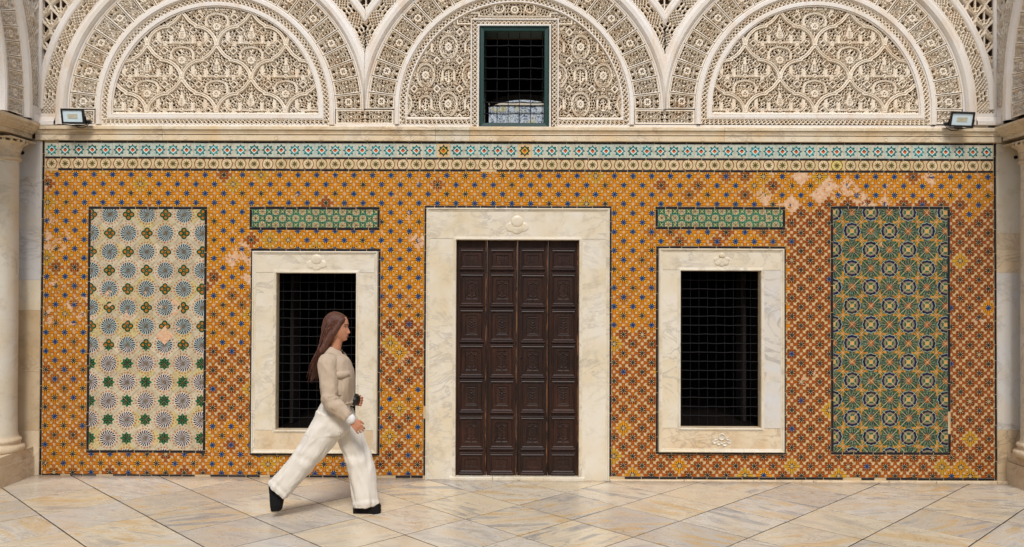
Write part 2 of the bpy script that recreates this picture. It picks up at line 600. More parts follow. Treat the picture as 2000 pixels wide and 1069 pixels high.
def m_medallion():
    t = NT('glazed_medallion_tile')
    x, y = t.uv()
    v1, v2, dmg = t.var()
    yy = 18.2 - y
    r = x.hyp(yy)
    th = x.ang(yy)
    ax = x.abs()
    col = t.mix(v2 * 0.6, c(76, 94, 70), c(108, 106, 62))
    # scrolls between the motifs
    vein = ((x * 0.62 + (y * 0.55).cos() * 1.6) * 1.0).cos()
    col = t.mix(vein.gt(0.45, 0.4), col, c(24, 66, 68))
    # rust flower in the lower corner
    y2 = y + 18.2
    r2 = x.hyp(y2)
    th2 = x.ang(y2)
    pt = (th2 * 8.0).cos()
    leaf = (th2 * 16.0).cos()
    col = t.mix(r2.lt(14.6 + pt * 1.3, 0.7), col, t.mix(leaf.gt(0.1, 0.6), c(22, 46, 44), c(104, 128, 96)))
    rust = t.mix(v1, c(182, 92, 34), c(204, 134, 44))
    rust = t.mix((th2 * 12.0).cos().gt(0.45, 0.4) * r2.gt(3.0, 0.8), rust, c(108, 36, 16))
    col = t.mix(r2.lt(6.6 + pt * 1.3, 0.7), col, rust)
    # golden arms from the two side corners with green leaves
    bx = 18.2 - ax
    arm = (y + (bx * 0.42).cos() * 1.1).abs().lt(2.0, 0.6) * bx.lt(12.0, 0.8)
    leafm = (y.abs() - 4.3).abs().lt(1.6, 0.6) * bx.band(2.5, 10.5, 0.8)
    col = t.mix(leafm, col, c(40, 94, 46))
    gold = t.mix(v1, c(196, 120, 18), c(210, 144, 36))
    col = t.mix(arm, col, gold)
    # medallion
    sc = (th * 12.0).cos()
    mott = t.noise(t.pos(), 75.0, 3, 0.6)
    col = t.mix(mott.gt(0.58, 0.1) * 0.55, col, c(142, 154, 124))
    col = t.mix(mott.lt(0.44, 0.1) * 0.7, col, c(12, 34, 44))
    col = t.mix(r.lt(16.8 + sc * 0.6, 0.6), col, c(160, 178, 164))
    col = t.mix(r.lt(15.8 + sc * 0.6, 0.6), col, t.mix(v2, c(10, 16, 36), c(14, 22, 66)))
    col = t.mix(r.lt(11.4, 0.6), col, c(150, 142, 116))
    dot = (r - 9.8).abs().lt(0.9, 0.5) * (th * 24.0).cos().gt(0.2, 0.5)
    col = t.mix(dot, col, c(60, 34, 34))
    col = t.mix(r.lt(8.0, 0.5), col, t.mix((th * 4.0).cos().gt(-0.6, 0.3), c(150, 146, 110), c(40, 88, 48)))
    col = t.mix(r.lt(4.4, 0.5), col, c(176, 170, 136))
    col = t.mix(r.lt(3.4, 0.5), col, c(220, 148, 40))
    return finish_tile(t, col, dmg)


def m_star_border():
    t = NT('glazed_teal_border_tile')
    x, y = t.uv()
    v1, v2, dmg = t.var()
    ax, ay = x.abs(), y.abs()
    r = x.hyp(y)
    th = y.ang(x)
    warm = v2.gt(0.9, 0.02)
    col = t.mix(v1, c(180, 193, 180), c(200, 197, 176))
    col = t.mix(warm, col, c(212, 184, 140))
    teal = t.mix(v2, c(30, 112, 106), c(70, 168, 168))
    teal = t.mix(warm, teal, c(40, 78, 50))
    spike = (th * 8.0).cos()
    col = t.mix(r.lt(9.2 + spike * 0.9, 0.6), col, teal)
    sp = r.lt(11.0, 0.5) * r.gt(7.6, 0.5) * (th * 8.0).cos().gt(0.72, 0.3)
    col = t.mix(sp, col, c(16, 22, 30))
    d = ax + ay
    col = t.mix(d.lt(7.0, 0.5), col, t.mix(warm, c(216, 222, 214), c(220, 176, 70)))
    col = t.mix(d.lt(4.4, 0.5), col, c(204, 96, 40))
    col = t.mix(d.lt(4.6, 0.5) * y.gt(0.8, 0.6), col, c(30, 24, 22))
    return finish_tile(t, col, dmg)


def m_circle_border():
    t = NT('glazed_ring_border_tile')
    x, y = t.uv()
    v1, v2, dmg = t.var()
    r = x.hyp(y)
    th = y.ang(x)
    col = t.mix(v1, c(222, 200, 160), c(206, 186, 140))
    col = t.mix(v2.gt(0.85, 0.05) * 0.7, col, c(206, 190, 96))
    st = t.mix(((th * 1.0 + r * 0.05) * 16.0).cos().gt(0.2, 0.5), c(66, 60, 34), c(112, 96, 50))
    col = t.mix(r.lt(4.6 + (th * 8.0).cos() * 1.9, 0.6), col, st)
    col = t.mix((r - 10.6).abs().lt(0.8, 0.5), col, c(122, 56, 26))
    diag = (x.abs() - y.abs()).abs().lt(1.0, 0.6) * r.gt(11.4, 0.5)
    col = t.mix(diag, col, c(150, 80, 40))
    return finish_tile(t, col, dmg)


def m_green():
    t = NT('glazed_green_star_tile')
    x, y = t.uv()
    v1, v2, dmg = t.var()
    # 13 unit cells, stars and green flowers in checkerboard
    u = (x + 6.5 + 130.0) / 13.0
    w = (y + 6.5 + 130.0) / 13.0
    fu = (u.frac() - 0.5) * 13.0
    fw = (w.frac() - 0.5) * 13.0
    par = ((u - u.frac() + w - w.frac()) / 2.0).frac().gt(0.25, 0.02)
    r = fu.hyp(fw)
    th = fw.ang(fu)
    base = t.mix(v1, c(212, 190, 144), c(194, 184, 142))
    green = t.mix(v2, c(10, 78, 66), c(22, 106, 84))
    leaf = (th * 4.0).cos()
    g = t.mix(leaf.gt(-0.8, 0.4).max(r.gt(4.6, 0.6)) * r.gt(1.4, 0.6), c(206, 196, 124), green)
    g = t.mix((fu.abs().max(fw.abs())).gt(6.2, 0.5), g, c(150, 178, 146))
    s = t.mix((th * 8.0).cos().gt(0.25, 0.4) * r.lt(5.8, 0.5), base, c(92, 44, 18))
    s = t.mix(r.lt(1.7, 0.6), s, c(64, 66, 30))
    s = t.mix(r.gt(6.5, 0.6), s, c(60, 120, 92))
    col = t.mix(par, s, g)
    return finish_tile(t, col, dmg)


def m_black():
    t = NT('glazed_black_tile')
    p = t.pos()
    n = t.noise(p, 26.0, 5, 0.65)
    col = t.mix(n.gt(0.5, 0.4), c(18, 16, 20), c(34, 30, 38))
    chip = t.noise(p, 30.0, 5, 0.7).gt(0.7, 0.04)
    col = t.mix(chip, col, c(170, 120, 88))
    return t.done(col, n * 0.25 + 0.3, n, 0.002, 0.35)


def m_wood():
    t = NT('dark_carved_wood')
    p = t.pos()
    g = t.noise(p, 5.0, 7, 0.65, 0.8, ((9.0, 9.0, 0.7),))
    col = t.mix(g.gt(0.5, 0.35), c(28, 13, 6), c(66, 32, 15))
    w = t.noise(p, 2.2, 5, 0.6).gt(0.52, 0.2) * 0.5
    col = t.mix(w, col, c(20, 10, 6))
    col = t.mix((t.rnd() * 3.7).frac() * 0.45, col, c(24, 12, 7))
    rub = t.noise(p, 34.0, 4, 0.7, 0.3, ((2.0, 2.0, 0.3),)).gt(0.66, 0.06) * 0.5
    col = t.mix(rub, col, c(104, 62, 38))
    return t.done(col, g * 0.25 + 0.38, g, 0.003, 0.4)


def m_worn_wood():
    t = NT('worn_wood_edge')
    p = t.pos()
    g = t.noise(p, 9.0, 7, 0.72, 0.4, ((6.0, 6.0, 0.6),))
    col = t.mix(g.gt(0.52, 0.12), c(34, 17, 9), c(128, 84, 52))
    return t.done(col, 0.6, g, 0.003, 0.3)


def m_plain_col(name, col, rough=0.6, metal=0.0, spec=0.5):
    t = NT(name)
    n = t.noise(t.pos(), 30.0, 4)
    d = tuple(v * 0.7 for v in col[:3]) + (1,)
    m = t.done(t.mix(n.gt(0.5, 0.5), d, col), rough, n, 0.0006, spec)
    t.b.inputs['Metallic'].default_value = metal
    return m


def m_inner_tile(name, scale):
    t = NT(name)
    p = t.pos()
    n = t.noise(p, scale, 3, 0.5, 1.4)
    l = (n - 0.5).abs().lt(0.03, 0.03)
    col = t.mix(l, c(205, 214, 218), c(60, 84, 120))
    y_ = t.noise(p, 9.0, 3).gt(0.6, 0.08)
    col = t.mix(y_ * 0.6, col, c(196, 186, 110))
    return t.done(col, 0.3, n, 0.001)


def m_fabric(name, col, col2, scale=160.0, rough=0.9):
    t = NT(name)
    p = t.obj()
    wv = t.noise(p, scale, 3, 0.6)
    fold = t.noise(p, 6.0, 2, 0.45, 0.4, ((1.6, 1.6, 0.6),))
    cc = t.mix(t.noise(p, 3.0, 4).gt(0.5, 0.4), col, col2)
    return t.done(cc, rough, fold * 0.9 + wv * 0.03, 0.03, 0.2)


def m_skin():
    t = NT('skin')
    n = t.noise(t.obj(), 22.0, 4)
    t.b.inputs['Subsurface Weight'].default_value = 0.1
    t.b.inputs['Subsurface Radius'].default_value = (0.01, 0.004, 0.002)
    return t.done(t.mix(n.gt(0.5, 0.5), c(190, 128, 96), c(200, 142, 110)), 0.5)


def m_hair():
    t = NT('brown_hair')
    s = t.noise(t.obj(), 16.0, 6, 0.7, 0.4, ((9.0, 9.0, 0.8),))
    return t.done(t.mix(s.gt(0.5, 0.3), c(50, 26, 17), c(108, 62, 42)), 0.42, s, 0.012)


M = dict(
    stucco=m_stucco(), mould=m_moulding(), flower=m_flower(), wheel=m_wheel(), medal=m_medallion(),
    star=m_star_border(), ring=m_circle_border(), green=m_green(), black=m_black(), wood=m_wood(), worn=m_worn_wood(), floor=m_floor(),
    marble=m_marble('cream_marble', c(222, 214, 197), c(216, 200, 168), c(160, 152, 142)),
    marble_warm=m_marble('weathered_marble', c(220, 203, 174), c(210, 184, 146), c(150, 126, 104), 1.4),
    marble_cornice=m_marble('cornice_marble', c(226, 212, 186), c(222, 196, 154), c(150, 128, 108), 1.3),
    marble_grey=m_marble('grey_white_marble', c(206, 204, 200), c(212, 200, 180), c(130, 120, 116), 1.1),
    marble_tan=m_marble('tan_marble', c(204, 184, 152), c(196, 170, 132), c(132, 112, 92), 1.2),
    mortar=m_plain('tile_mortar', c(202, 178, 138), 0.9, 0.12, 9.0, 0.002, 0.2),
    bed=m_plain('floor_mortar', c(72, 55, 42), 0.9, 0.2, 14.0, 0.002, 0.2),
    wall=m_plain('lime_plaster', c(214, 202, 182), 0.9, 0.08, 2.0, 0.002, 0.2),
    pit_shade=m_plain('pit_shade_backing', c(112, 84, 62), 0.95, 0.15, 8.0, 0.0, 0.1),  # backing colour darkened so the pierced carving looks deep in shade
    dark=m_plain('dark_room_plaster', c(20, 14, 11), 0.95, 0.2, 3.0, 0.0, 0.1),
    shutter=m_plain('brown_shutter_wood', c(30, 16, 11), 0.8, 0.25, 18.0, 0.0),
    iron=m_plain_col('wrought_iron', c(15, 14, 15), 0.65, 0.0, 0.25),
    greenpaint=m_plain_col('dark_green_paint', c(16, 58, 50), 0.42),
    housing=m_plain_col('black_lamp_housing', c(20, 20, 21), 0.45),
    inner=m_inner_tile('blue_white_tile', 16.0),
    skin=m_skin(), hair=m_hair(),
    jacket=m_fabric('beige_twill', c(194, 175, 152), c(182, 162, 140)),
    shirt=m_fabric('white_cotton', c(232, 230, 226), c(222, 220, 216)),
    trouser=m_fabric('off_white_cotton', c(226, 219, 207), c(216, 208, 194)),
    shoe=m_plain_col('black_suede', c(17, 16, 17), 0.8, spec=0.25),
    bag=m_plain_col('black_leather', c(15, 14, 15), 0.5),
    eye=m_plain_col('eye_white', c(220, 214, 206), 0.3),
    iris=m_plain_col('dark_iris', c(40, 24, 16), 0.25),
    lip=m_plain_col('lip', c(168, 86, 74), 0.5),
)


def lens_mat():
    t = NT('lamp_glass')
    p = t.obj()
    n = t.noise(p, 14.0, 3)
    return t.done(t.mix(n.gt(0.5, 0.5), c(212, 236, 248), c(226, 240, 244)), 0.08, None, 0, 0.6)  # pale blue of reflected sky put into the glass colour


M['lens'] = lens_mat()
M['led'] = m_plain_col('yellow_led_board', c(216, 212, 184), 0.4)
# ------------------------------------------------------------------ floor of the court
floor = empty('floor')
floor.rotation_euler = (0, -math.atan(FLOOR_TILT), 0)
tag(floor, kind='structure')
bed = MB()
bed.box(-30, 30, -40, 0.02, -0.25, -0.0036)
link('mortar_bed', bed.mesh('mortar_bed'), M['bed'], floor)
S = 0.876                                             # diagonal of a slab
HS = S / 2
slab_stuff = MB()
rs = random.Random(3)
rot = R(-0.15)
FX, FY = 0.07, -1.385
for i in range(-26, 27):
    for j in range(-9, 22):
        if (i + j) % 2: continue
        cx, cy = i * HS, -j * HS
        cx, cy = FX + cx * math.cos(rot) - cy * math.sin(rot), FY + cx * math.sin(rot) + cy * math.cos(rot)
        if cy > 0.5 or abs(cx) > 11: continue
        g = 0.0085
        poly = [(cx + HS - g, cy), (cx, cy + HS - g), (cx - HS + g, cy), (cx, cy - HS + g)]
        poly = clip_rect(poly, -12, 12, -20, 0.02)
        if len(poly) < 3 or area(poly) < 0.004: continue
        near = abs(cx) < 5.3 and cy > -3.0
        mb = MB() if near else slab_stuff
        # plate() works in x,z facing -y: build flat here instead
        n = len(poly)
        mx = sum(p[0] for p in poly) / n; my = sum(p[1] for p in poly) / n
        dz = [rs.uniform(-0.0012, 0.0012) for _ in poly]
        inn = []
        for k_, (x, y) in enumerate(poly):
            L = math.hypot(mx - x, my - y)
            k = min(0.4, 0.0035 / L)
            inn.append((x + (mx - x) * k, y + (my - y) * k, dz[k_]))
        ox, oy = (mx, my) if near else (0, 0)
        mv = lambda p: (p[0] - ox, p[1] - oy, p[2])
        mb.face([mv(p) for p in inn])
        for a in range(n):
            b = (a + 1) % n
            A, B = (poly[a][0], poly[a][1], dz[a] - 0.0014), (poly[b][0], poly[b][1], dz[b] - 0.0014)
            mb.face([mv(inn[a]), mv(A), mv(B), mv(inn[b])])
            A2, B2 = (A[0], A[1], -0.014), (B[0], B[1], -0.014)
            mb.face([mv(A), mv(A2), mv(B2), mv(B)])
        if near:
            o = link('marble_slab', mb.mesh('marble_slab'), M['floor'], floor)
            o.location = (mx, my, 0)
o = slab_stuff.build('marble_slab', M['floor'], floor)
o['kind'] = 'stuff'


def fz(x): return FLOOR_TILT * x


# ------------------------------------------------------------------ main lines of the facade (photograph pixels -> metres)
TX0 = (wp(83, 300)[0] + wp(77, 920)[0]) / 2
TX1 = (wp(1943, 300)[0] + wp(1949, 925)[0]) / 2
def zat(pl, pm, pr):
    return (wp(85, pl)[1] + wp(1000, pm)[1] + wp(1940, pr)[1]) / 3
Z_S1T, Z_S1B = zat(274.5, 278.5, 280.3), zat(279, 282.5, 283)
Z_TB = zat(306.4, 309, 310.4)
Z_S2B = zat(310.8, 313, 313.8)
Z_RB = zat(329.5, 332, 333.2)
Z_S3B = zat(333.7, 336.3, 337.2)
Z_B1, Z_B0 = zat(926.5, 928.5, 935), zat(931, 933.5, 939.5)
Z_COR_B, Z_COR_T = zat(274, 277, 280), zat(247, 249.5, 251.5)

P_LEFT = rect(170.5, 403.5, 403.5, 885)
P_RIGHT = rect(1622, 403, 1856, 889)
P_GL = rect(487, 404, 742, 450)
P_GR = rect(1279.5, 404, 1534, 449)
W_L = rect(488.5, 486, 743, 890)
W_R = rect(1280.5, 481, 1535, 888)
D_R = rect(827.5, 402.5, 1194.5, 960)
D_R = (D_R[0], D_R[1], -0.02, D_R[3])
HOLES = [P_LEFT, P_RIGHT, P_GL, P_GR, W_L, W_R, D_R]

LO = rect(541, 534, 696, 839)          # window openings
RO = rect(1328, 529.5, 1484.5, 835)
DO = rect(890.5, 469.5, 1130.5, 931)
DO = (DO[0], DO[1], 0.03, DO[3])
UO = rect(936, 52, 1072.5, 248)


def wall_mesh(x0, x1, z0, z1, holes, y0, y1):
    """wall front with real openings and their reveals"""
    mb = MB()
    xs = sorted({x0, x1} | {h[0] for h in holes} | {h[1] for h in holes})
    zs = sorted({z0, z1} | {h[2] for h in holes} | {h[3] for h in holes})
    for i in range(len(xs) - 1):
        for j in range(len(zs) - 1):
            a, b, cc, d = xs[i], xs[i + 1], zs[j], zs[j + 1]
            mx, mz = (a + b) / 2, (cc + d) / 2
            if any(h[0] < mx < h[1] and h[2] < mz < h[3] for h in holes): continue
            if not (x0 <= mx <= x1 and z0 <= mz <= z1): continue
            mb.face([(a, y0, cc), (b, y0, cc), (b, y0, d), (a, y0, d)])
            mb.face([(a, y1, d), (b, y1, d), (b, y1, cc), (a, y1, cc)])
    for a, b, cc, d in list(holes):
        mb.face([(a, y0, cc), (a, y0, d), (a, y1, d), (a, y1, cc)])
        mb.face([(b, y0, d), (b, y0, cc), (b, y1, cc), (b, y1, d)])
        mb.face([(a, y0, d), (b, y0, d), (b, y1, d), (a, y1, d)])
        mb.face([(b, y0, cc), (a, y0, cc), (a, y1, cc), (b, y1, cc)])
    mb.face([(x0, y0, z0), (x0, y0, z1), (x0, y1, z1), (x0, y1, z0)])
    mb.face([(x1, y0, z1), (x1, y0, z0), (x1, y1, z0), (x1, y1, z1)])
    mb.face([(x0, y0, z1), (x1, y0, z1), (x1, y1, z1), (x0, y1, z1)])
    return mb


wall = wall_mesh(-5.6, 5.7, -0.2, Z_COR_B + 0.02, [LO, RO, (DO[0], DO[1], -0.2, DO[3])], -0.0012, 0.07).build('tiled_wall', M['mortar'])
tag(wall, 'long tiled court wall of orange and red flower tiles around the door', 'wall')

# ------------------------------------------------------------------ tiles
HD = 18.2 / K                                       # half diagonal of a diamond tile
Y_T = -0.004
rt = random.Random(11)


def diamond(cx, cz, g=0.0011):
    h = HD - g
    return [(cx + h, cz), (cx, cz + h), (cx - h, cz), (cx, cz - h)]


def tile_mesh(name, polys, cx, cz, rot, vcol=None, y0=0.0, mat=None):
    mb = MB()
    cs, sn = math.cos(rot), math.sin(rot)
    for p in polys:
        if area(p) < 0: p = p[::-1]
        loc = [(x - cx, z - cz) for x, z in p]
        mb.plate(loc, y0, y0 + 0.0075, 0.0013, lambda x, z: ((x * cs - z * sn) * K, (x * sn + z * cs) * K), vcol)
    return mb.mesh(name)


def add_tile(name, me, mat, parent, cx, cz, rot, var, jit=1.0):
    if not me.materials: me.materials.append(mat)
    o = bpy.data.objects.new(name, me)
    COL.objects.link(o)
    o.parent = parent
    o.location = (cx + rt.uniform(-0.0009, 0.0009) * jit, Y_T + rt.uniform(-0.0006, 0.0006) * jit, cz + rt.uniform(-0.0009, 0.0009) * jit)
    o.rotation_euler = (rt.uniform(-0.006, 0.006) * jit, rot + rt.uniform(-0.012, 0.012) * jit, rt.uniform(-0.006, 0.006) * jit)
    o.color = (var[0], var[1], var[2], 1)
    return o


def lay(area_rect, holes, ax, az, odd, gap=0.0011):
    """diamond lattice clipped to a rectangle with holes: yields m, n, cx, cz, pieces, whole"""
    x0, x1, z0, z1 = area_rect
    for m in range(int((x0 - ax) / HD) - 2, int((x1 - ax) / HD) + 3):
        for n in range(int((az - z1) / HD) - 2, int((az - z0) / HD) + 3):
            if (m + n) % 2 != odd: continue
            cx, cz = ax + m * HD, az - n * HD
            full = diamond(cx, cz, gap)
            p = clip_rect(full, x0, x1, z0, z1)
            if len(p) < 3: continue
            ps = [p]
            for h in holes: ps = minus_rect(ps, *h)
            ps = [q for q in ps if abs(area(q)) > 6e-5]
            if not ps: continue
            tot = sum(abs(area(q)) for q in ps)
            yield m, n, cx, cz, ps, tot / area(full)


def flower_style(cx, cz):
    """colouring of the flower tiles over the wall, as the photograph shows it"""
    px = 1000 + cx * K
    py = 555 + (CAM_H - cz) * K
    u = rt.random()
    if px > 1540:
        hue = 0.2 if py < 392 else 0.78
        if 392 <= py < 430: hue = 0.3 if u < 0.5 else 0.75
        if py > 890: hue = 0.66 if u < 0.86 else 0.07
    elif px > 1195:
        hue = 0.2 if py < 480 else (0.32 if py < 650 else 0.6)
        if 1260 < px and py < 480 and u < 0.3: hue = 0.5
        if py > 880: hue = 0.64 if u < 0.84 else 0.12
    elif px > 742:
        hue = 0.2 if py < 570 else (0.4 if py < 620 else 0.55)
        if py > 760 and u < 0.5: hue = 0.36
    elif px > 404:
        hue = 0.2 if py < 570 else (0.38 if py < 680 else 0.56)
        if py > 830: hue = 0.36
    else:
        hue = 0.2 if py < 560 else (0.34 if py < 700 else 0.42)
    odd = rt.random()
    if odd < 0.035: hue = 0.04
    elif odd < 0.07: hue = min(0.8, hue + 0.35)
    hue = max(0.02, min(0.92, hue + rt.gauss(0, 0.045)))
    if hue < 0.34: cen = 0.0 if rt.random() < 0.9 else 0.5
    elif hue < 0.48: cen = 0.0 if rt.random() < 0.45 else 0.5
    else: cen = 0.1 if rt.random() < 0.05 else (0.5 if rt.random() < 0.95 else 0.95)
    if hue < 0.1: cen = 0.9
    dmg = rt.random() ** 6 * 0.5
    if py < 400 and px > 1480: dmg += rt.random() ** 1.6 * 0.85
    if abs(px - 480) < 40 and 455 < py < 560: dmg += rt.random() * 0.8
    if abs(px - 775) < 30 and 690 < py < 740: dmg += rt.random() * 0.7
    if px < 190 and 400 < py < 640: dmg += rt.random() ** 4 * 0.7
    if py < 480 and 742 < px < 900: dmg += rt.random() ** 3 * 0.5
    return hue, cen, min(dmg, 0.95)


FIELD = (TX0 + 0.024, TX1 - 0.024, Z_B1 + 0.002, Z_S3B - 0.002)
full_me = tile_mesh('flower_tile', [diamond(0, 0)], 0, 0, 0.0)
ax, az = wp(111.8, 341)
cells = list(lay(FIELD, HOLES, ax, az, 0))
cells.sort(key=lambda q: (-int(q[5] > 0.98), abs(q[2]) * 0.4 + abs(q[3] - 1.6)))
counts = {'orange_flower_tile': 0, 'red_flower_tile': 0}
rest = MB()
for m, n, cx, cz, ps, fr in cells:
    hue, cen, dmg = flower_style(cx, cz)
    nm = 'orange_flower_tile' if hue < 0.5 else 'red_flower_tile'
    if counts[nm] < 296:
        counts[nm] += 1
        me = full_me if fr > 0.98 else tile_mesh('cut_flower_tile', ps, cx, cz, 0.0)
        add_tile(nm, me, M['flower'], wall, cx, cz, 0.0, (hue, cen, dmg))
    else:
        for p in ps:
            if area(p) < 0: p = p[::-1]
            rest.plate(p, Y_T + rt.uniform(-5e-4, 5e-4), 0.0035, 0.0013, lambda x, z, cx=cx, cz=cz: ((x - cx) * K, (z - cz) * K), (hue, cen, dmg))
if rest.v:
    o = rest.build('flower_tile', M['flower'], wall)
    o['kind'] = 'stuff'; o.color = (0, 0, 0, 1)


def liner(parent, x0, x1, z0, z1, lo, hi, horiz, y=-0.006, miss=0.015, rnd=rt):
    """a run of black strip tiles"""
    a, end = (x0, x1) if horiz else (z0, z1)
    while a < end - 0.01:
        b = a + rnd.uniform(lo, hi)
        if end - b < 0.05: b = end
        j = rnd.uniform(-0.0012, 0.0012)
        if rnd.random() > miss:
            mb = MB()
            g = 0.003
            if horiz: mb.box(a + g, b - g, y, 0.0038, z0 + 0.0015 + j, z1 - 0.0015 + j, 0.0018)
            else: mb.box(x0 + 0.0015 + j, x1 - 0.0015 + j, y, 0.0038, a + g, b - g, 0.0018)
            link('black_tile', mb.mesh('black_tile'), M['black'], parent)
        a = b


for zt, zb in ((Z_S1T, Z_S1B), (Z_TB, Z_S2B), (Z_RB, Z_S3B)):
    liner(wall, TX0 + 0.024, TX1 - 0.024, zb, zt, 0.125, 0.165, True, miss=0.01)
for x0, x1 in ((TX0, TX0 + 0.022), (TX1 - 0.022, TX1)):
    liner(wall, x0, x1, Z_B0, Z_S1T, 0.12, 0.24, False)
for x0, x1 in ((TX0 + 0.024, D_R[0]), (D_R[1], TX1 - 0.024)):
    liner(wall, x0, x1, Z_B0, Z_B1, 0.09, 0.2, True, miss=0.1)

# the two rows of border tiles under the cornice
PIT = 26.55 / K
bx0, bx1 = TX0 + 0.025, TX1 - 0.025
nb = round((bx1 - bx0) / PIT)
PIT = (bx1 - bx0) / nb


def square(w, h, g=0.001):
    return [(-w / 2 + g, -h / 2 + g), (w / 2 - g, -h / 2 + g), (w / 2 - g, h / 2 - g), (-w / 2 + g, h / 2 - g)]


h1, h2 = Z_S1B - Z_TB, Z_S2B - Z_RB
star_me = tile_mesh('teal_star_tile', [square(PIT, h1)], 0, 0, 0)
ring_me = tile_mesh('ring_star_tile', [square(PIT, h2)], 0, 0, 0)
for i in range(nb):
    cx = bx0 + (i + 0.5) * PIT
    add_tile('teal_star_tile', star_me, M['star'], wall, cx, (Z_S1B + Z_TB) / 2, 0, (rt.random(), rt.random() * 0.85 if i not in (29, 35) else 0.97, rt.random() ** 8 * 0.3), 0.6)
    add_tile('ring_star_tile', ring_me, M['ring'], wall, cx, (Z_S2B + Z_RB) / 2, 0, (rt.random(), rt.random() if i in (28, 29, 58, 62) else rt.random() * 0.84, rt.random() ** 5 * 0.5), 0.6)

# marble skirting at the foot of the wall
for x0, x1, lens in ((TX0 - 0.28, D_R[0] + 0.02, 1.1), (D_R[1] - 0.02, TX1 + 0.2, 0.8)):
    a = x0
    while a < x1 - 0.01:
        b = min(x1, a + rt.uniform(0.5, 1.1) * lens)
        if x1 - b < 0.2: b = x1
        mb = MB(); mb.box(a + 0.0015, b - 0.0015, -0.03, 0.0035, -0.1, Z_B0 - 0.003, 0.006)
        link('skirting_block', mb.mesh('skirting_block'), M['marble_warm'], wall)
        a = b


# ------------------------------------------------------------------ framed tile panels
def panel_root(name, rc, label, cat='tile panel', group=None, fr=0.028):
    x0, x1, z0, z1 = rc
    mb = MB(); mb.box(x0, x1, -0.0017, 0.0038, z0, z1)
    root = mb.build(name, M['mortar'])
    tag(root, label, cat, group)
    liner(root, x0, x1, z1 - fr, z1 - 0.002, 0.1, 0.2, True)
    liner(root, x0, x1, z0 + 0.002, z0 + fr, 0.1, 0.2, True)
    liner(root, x0 + 0.001, x0 + fr, z0 + fr, z1 - fr, 0.12, 0.3, False)
    liner(root, x1 - fr, x1 - 0.001, z0 + fr, z1 - fr, 0.12, 0.3, False)
    return root, (x0 + fr, x1 - fr, z0 + fr, z1 - fr)


def corner_panel(root, inner, tname, mat, px, py, varf, gap=0.0011):
    """tiles whose motif sits on their corners, turned four ways so that the quarters meet"""
    ax, az = wp(px, py)
    me0 = tile_mesh(tname, [diamond(0, 0, gap)], 0, 0, 0)
    for m, n, cx, cz, ps, fr in lay(inner, [], ax, az, 1, gap):
        best = None
        for dm, dn, rot in ((0, -1, 0.0), (1, 0, math.pi / 2), (0, 1, math.pi), (-1, 0, -math.pi / 2)):
            mm, nn = m + dm, n + dn
            if mm % 2 == 0 and nn % 2 == 0 and ((mm // 2 + nn // 2) % 2 == 0): best = rot
        if best is None: continue
        rot = best
        if fr > 0.98: me = me0; r_ = rot
        else:
            me = tile_mesh('cut_' + tname, ps, cx, cz, rot); r_ = 0.0
            me.update()
        add_tile(tname, me, mat, root, cx, cz, r_, varf(cx, cz), 0.7)


Z690 = wp(287, 680)[1]
root, inner = panel_root('starburst_tile_panel', P_LEFT, 'tall cream tile panel of striped pinwheels and small flowers in a black frame', group=None)


def v_wheel(cx, cz):
    d = rt.random() ** 7 * 0.6
    if cz < Z690 + 0.5 and cz > Z690 and rt.random() < 0.2: d += 0.5
    return (1.0 if cz < Z690 else 0.0, rt.random(), min(d, 0.9))


corner_panel(root, inner, 'starburst_tile', M['wheel'], 215.2, 419.3, v_wheel)
root, inner = panel_root('medallion_tile_panel', P_RIGHT, 'tall dark tile panel of blue ringed medallions and gold scrolls in a black frame')
corner_panel(root, inner, 'medallion_tile', M['medal'], 1700.4, 488.0, lambda cx, cz: (rt.random(), rt.random(), rt.random() ** 9 * 0.4), 0.0034)

for rc, side in ((P_GL, 'left'), (P_GR, 'right')):
    root, inner = panel_root('green_star_tile_panel', rc, 'low green tile strip with brown stars above the window ' + ('the woman walks past' if side == 'left' else 'with nobody in front'),
                             group='green tile strips above the windows')
    x0, x1, z0, z1 = inner
    w = 26.2 / K
    nx = math.ceil((x1 - x0) / w)
    zc = (z0 + z1) / 2
    for i in range(nx):
        cx = x0 + (i + 0.5) * w - 0.03
        for k in (-1, 0, 1):
            cz = zc + k * w
            sq = [(cx + a, cz + b) for a, b in square(w, w, 0.0008)]
            p = clip_rect(sq, x0, x1, z0, z1)
            if len(p) < 3 or area(p) < 1e-4: continue
            me = tile_mesh('green_star_tile', [p], cx, cz, 0)
            add_tile('green_star_tile', me, M['green'], root, cx, cz, 0, (rt.random(), rt.random(), rt.random() ** 7 * 0.5), 0.4)


# ------------------------------------------------------------------ marble surrounds
def ring(mb, x0, x1, z0, z1, prof):
    """mitred rectangular moulding; prof: (outward offset, y)"""
    rows = []
    for o, y in prof:
        rows.append([(x0 - o, y, z0 - o), (x1 + o, y, z0 - o), (x1 + o, y, z1 + o), (x0 - o, y, z1 + o)])
    mb.grid(rows, closed_u=True, smooth=False, flip=True)


def dome(mb, cx, cz, rx, rz, h, y0, n=18, ringed=False):
    rows = []
    prof = [(1.0, 0.0), (0.93, 0.55), (0.75, 0.9), (0.45, 1.0), (0.05, 1.02)] if not ringed else \
        [(1.0, 0.0), (0.95, 0.8), (0.85, 1.0), (0.74, 0.8), (0.66, 0.25), (0.05, 0.3)]
    for f, t in prof:
        rows.append([(cx + rx * f * math.cos(2 * math.pi * k / n), y0 - h * t, cz + rz * f * math.sin(2 * math.pi * k / n)) for k in range(n)])
    mb.grid(rows, closed_u=True)
    mb.face(rows[-1][::-1], smooth=True)


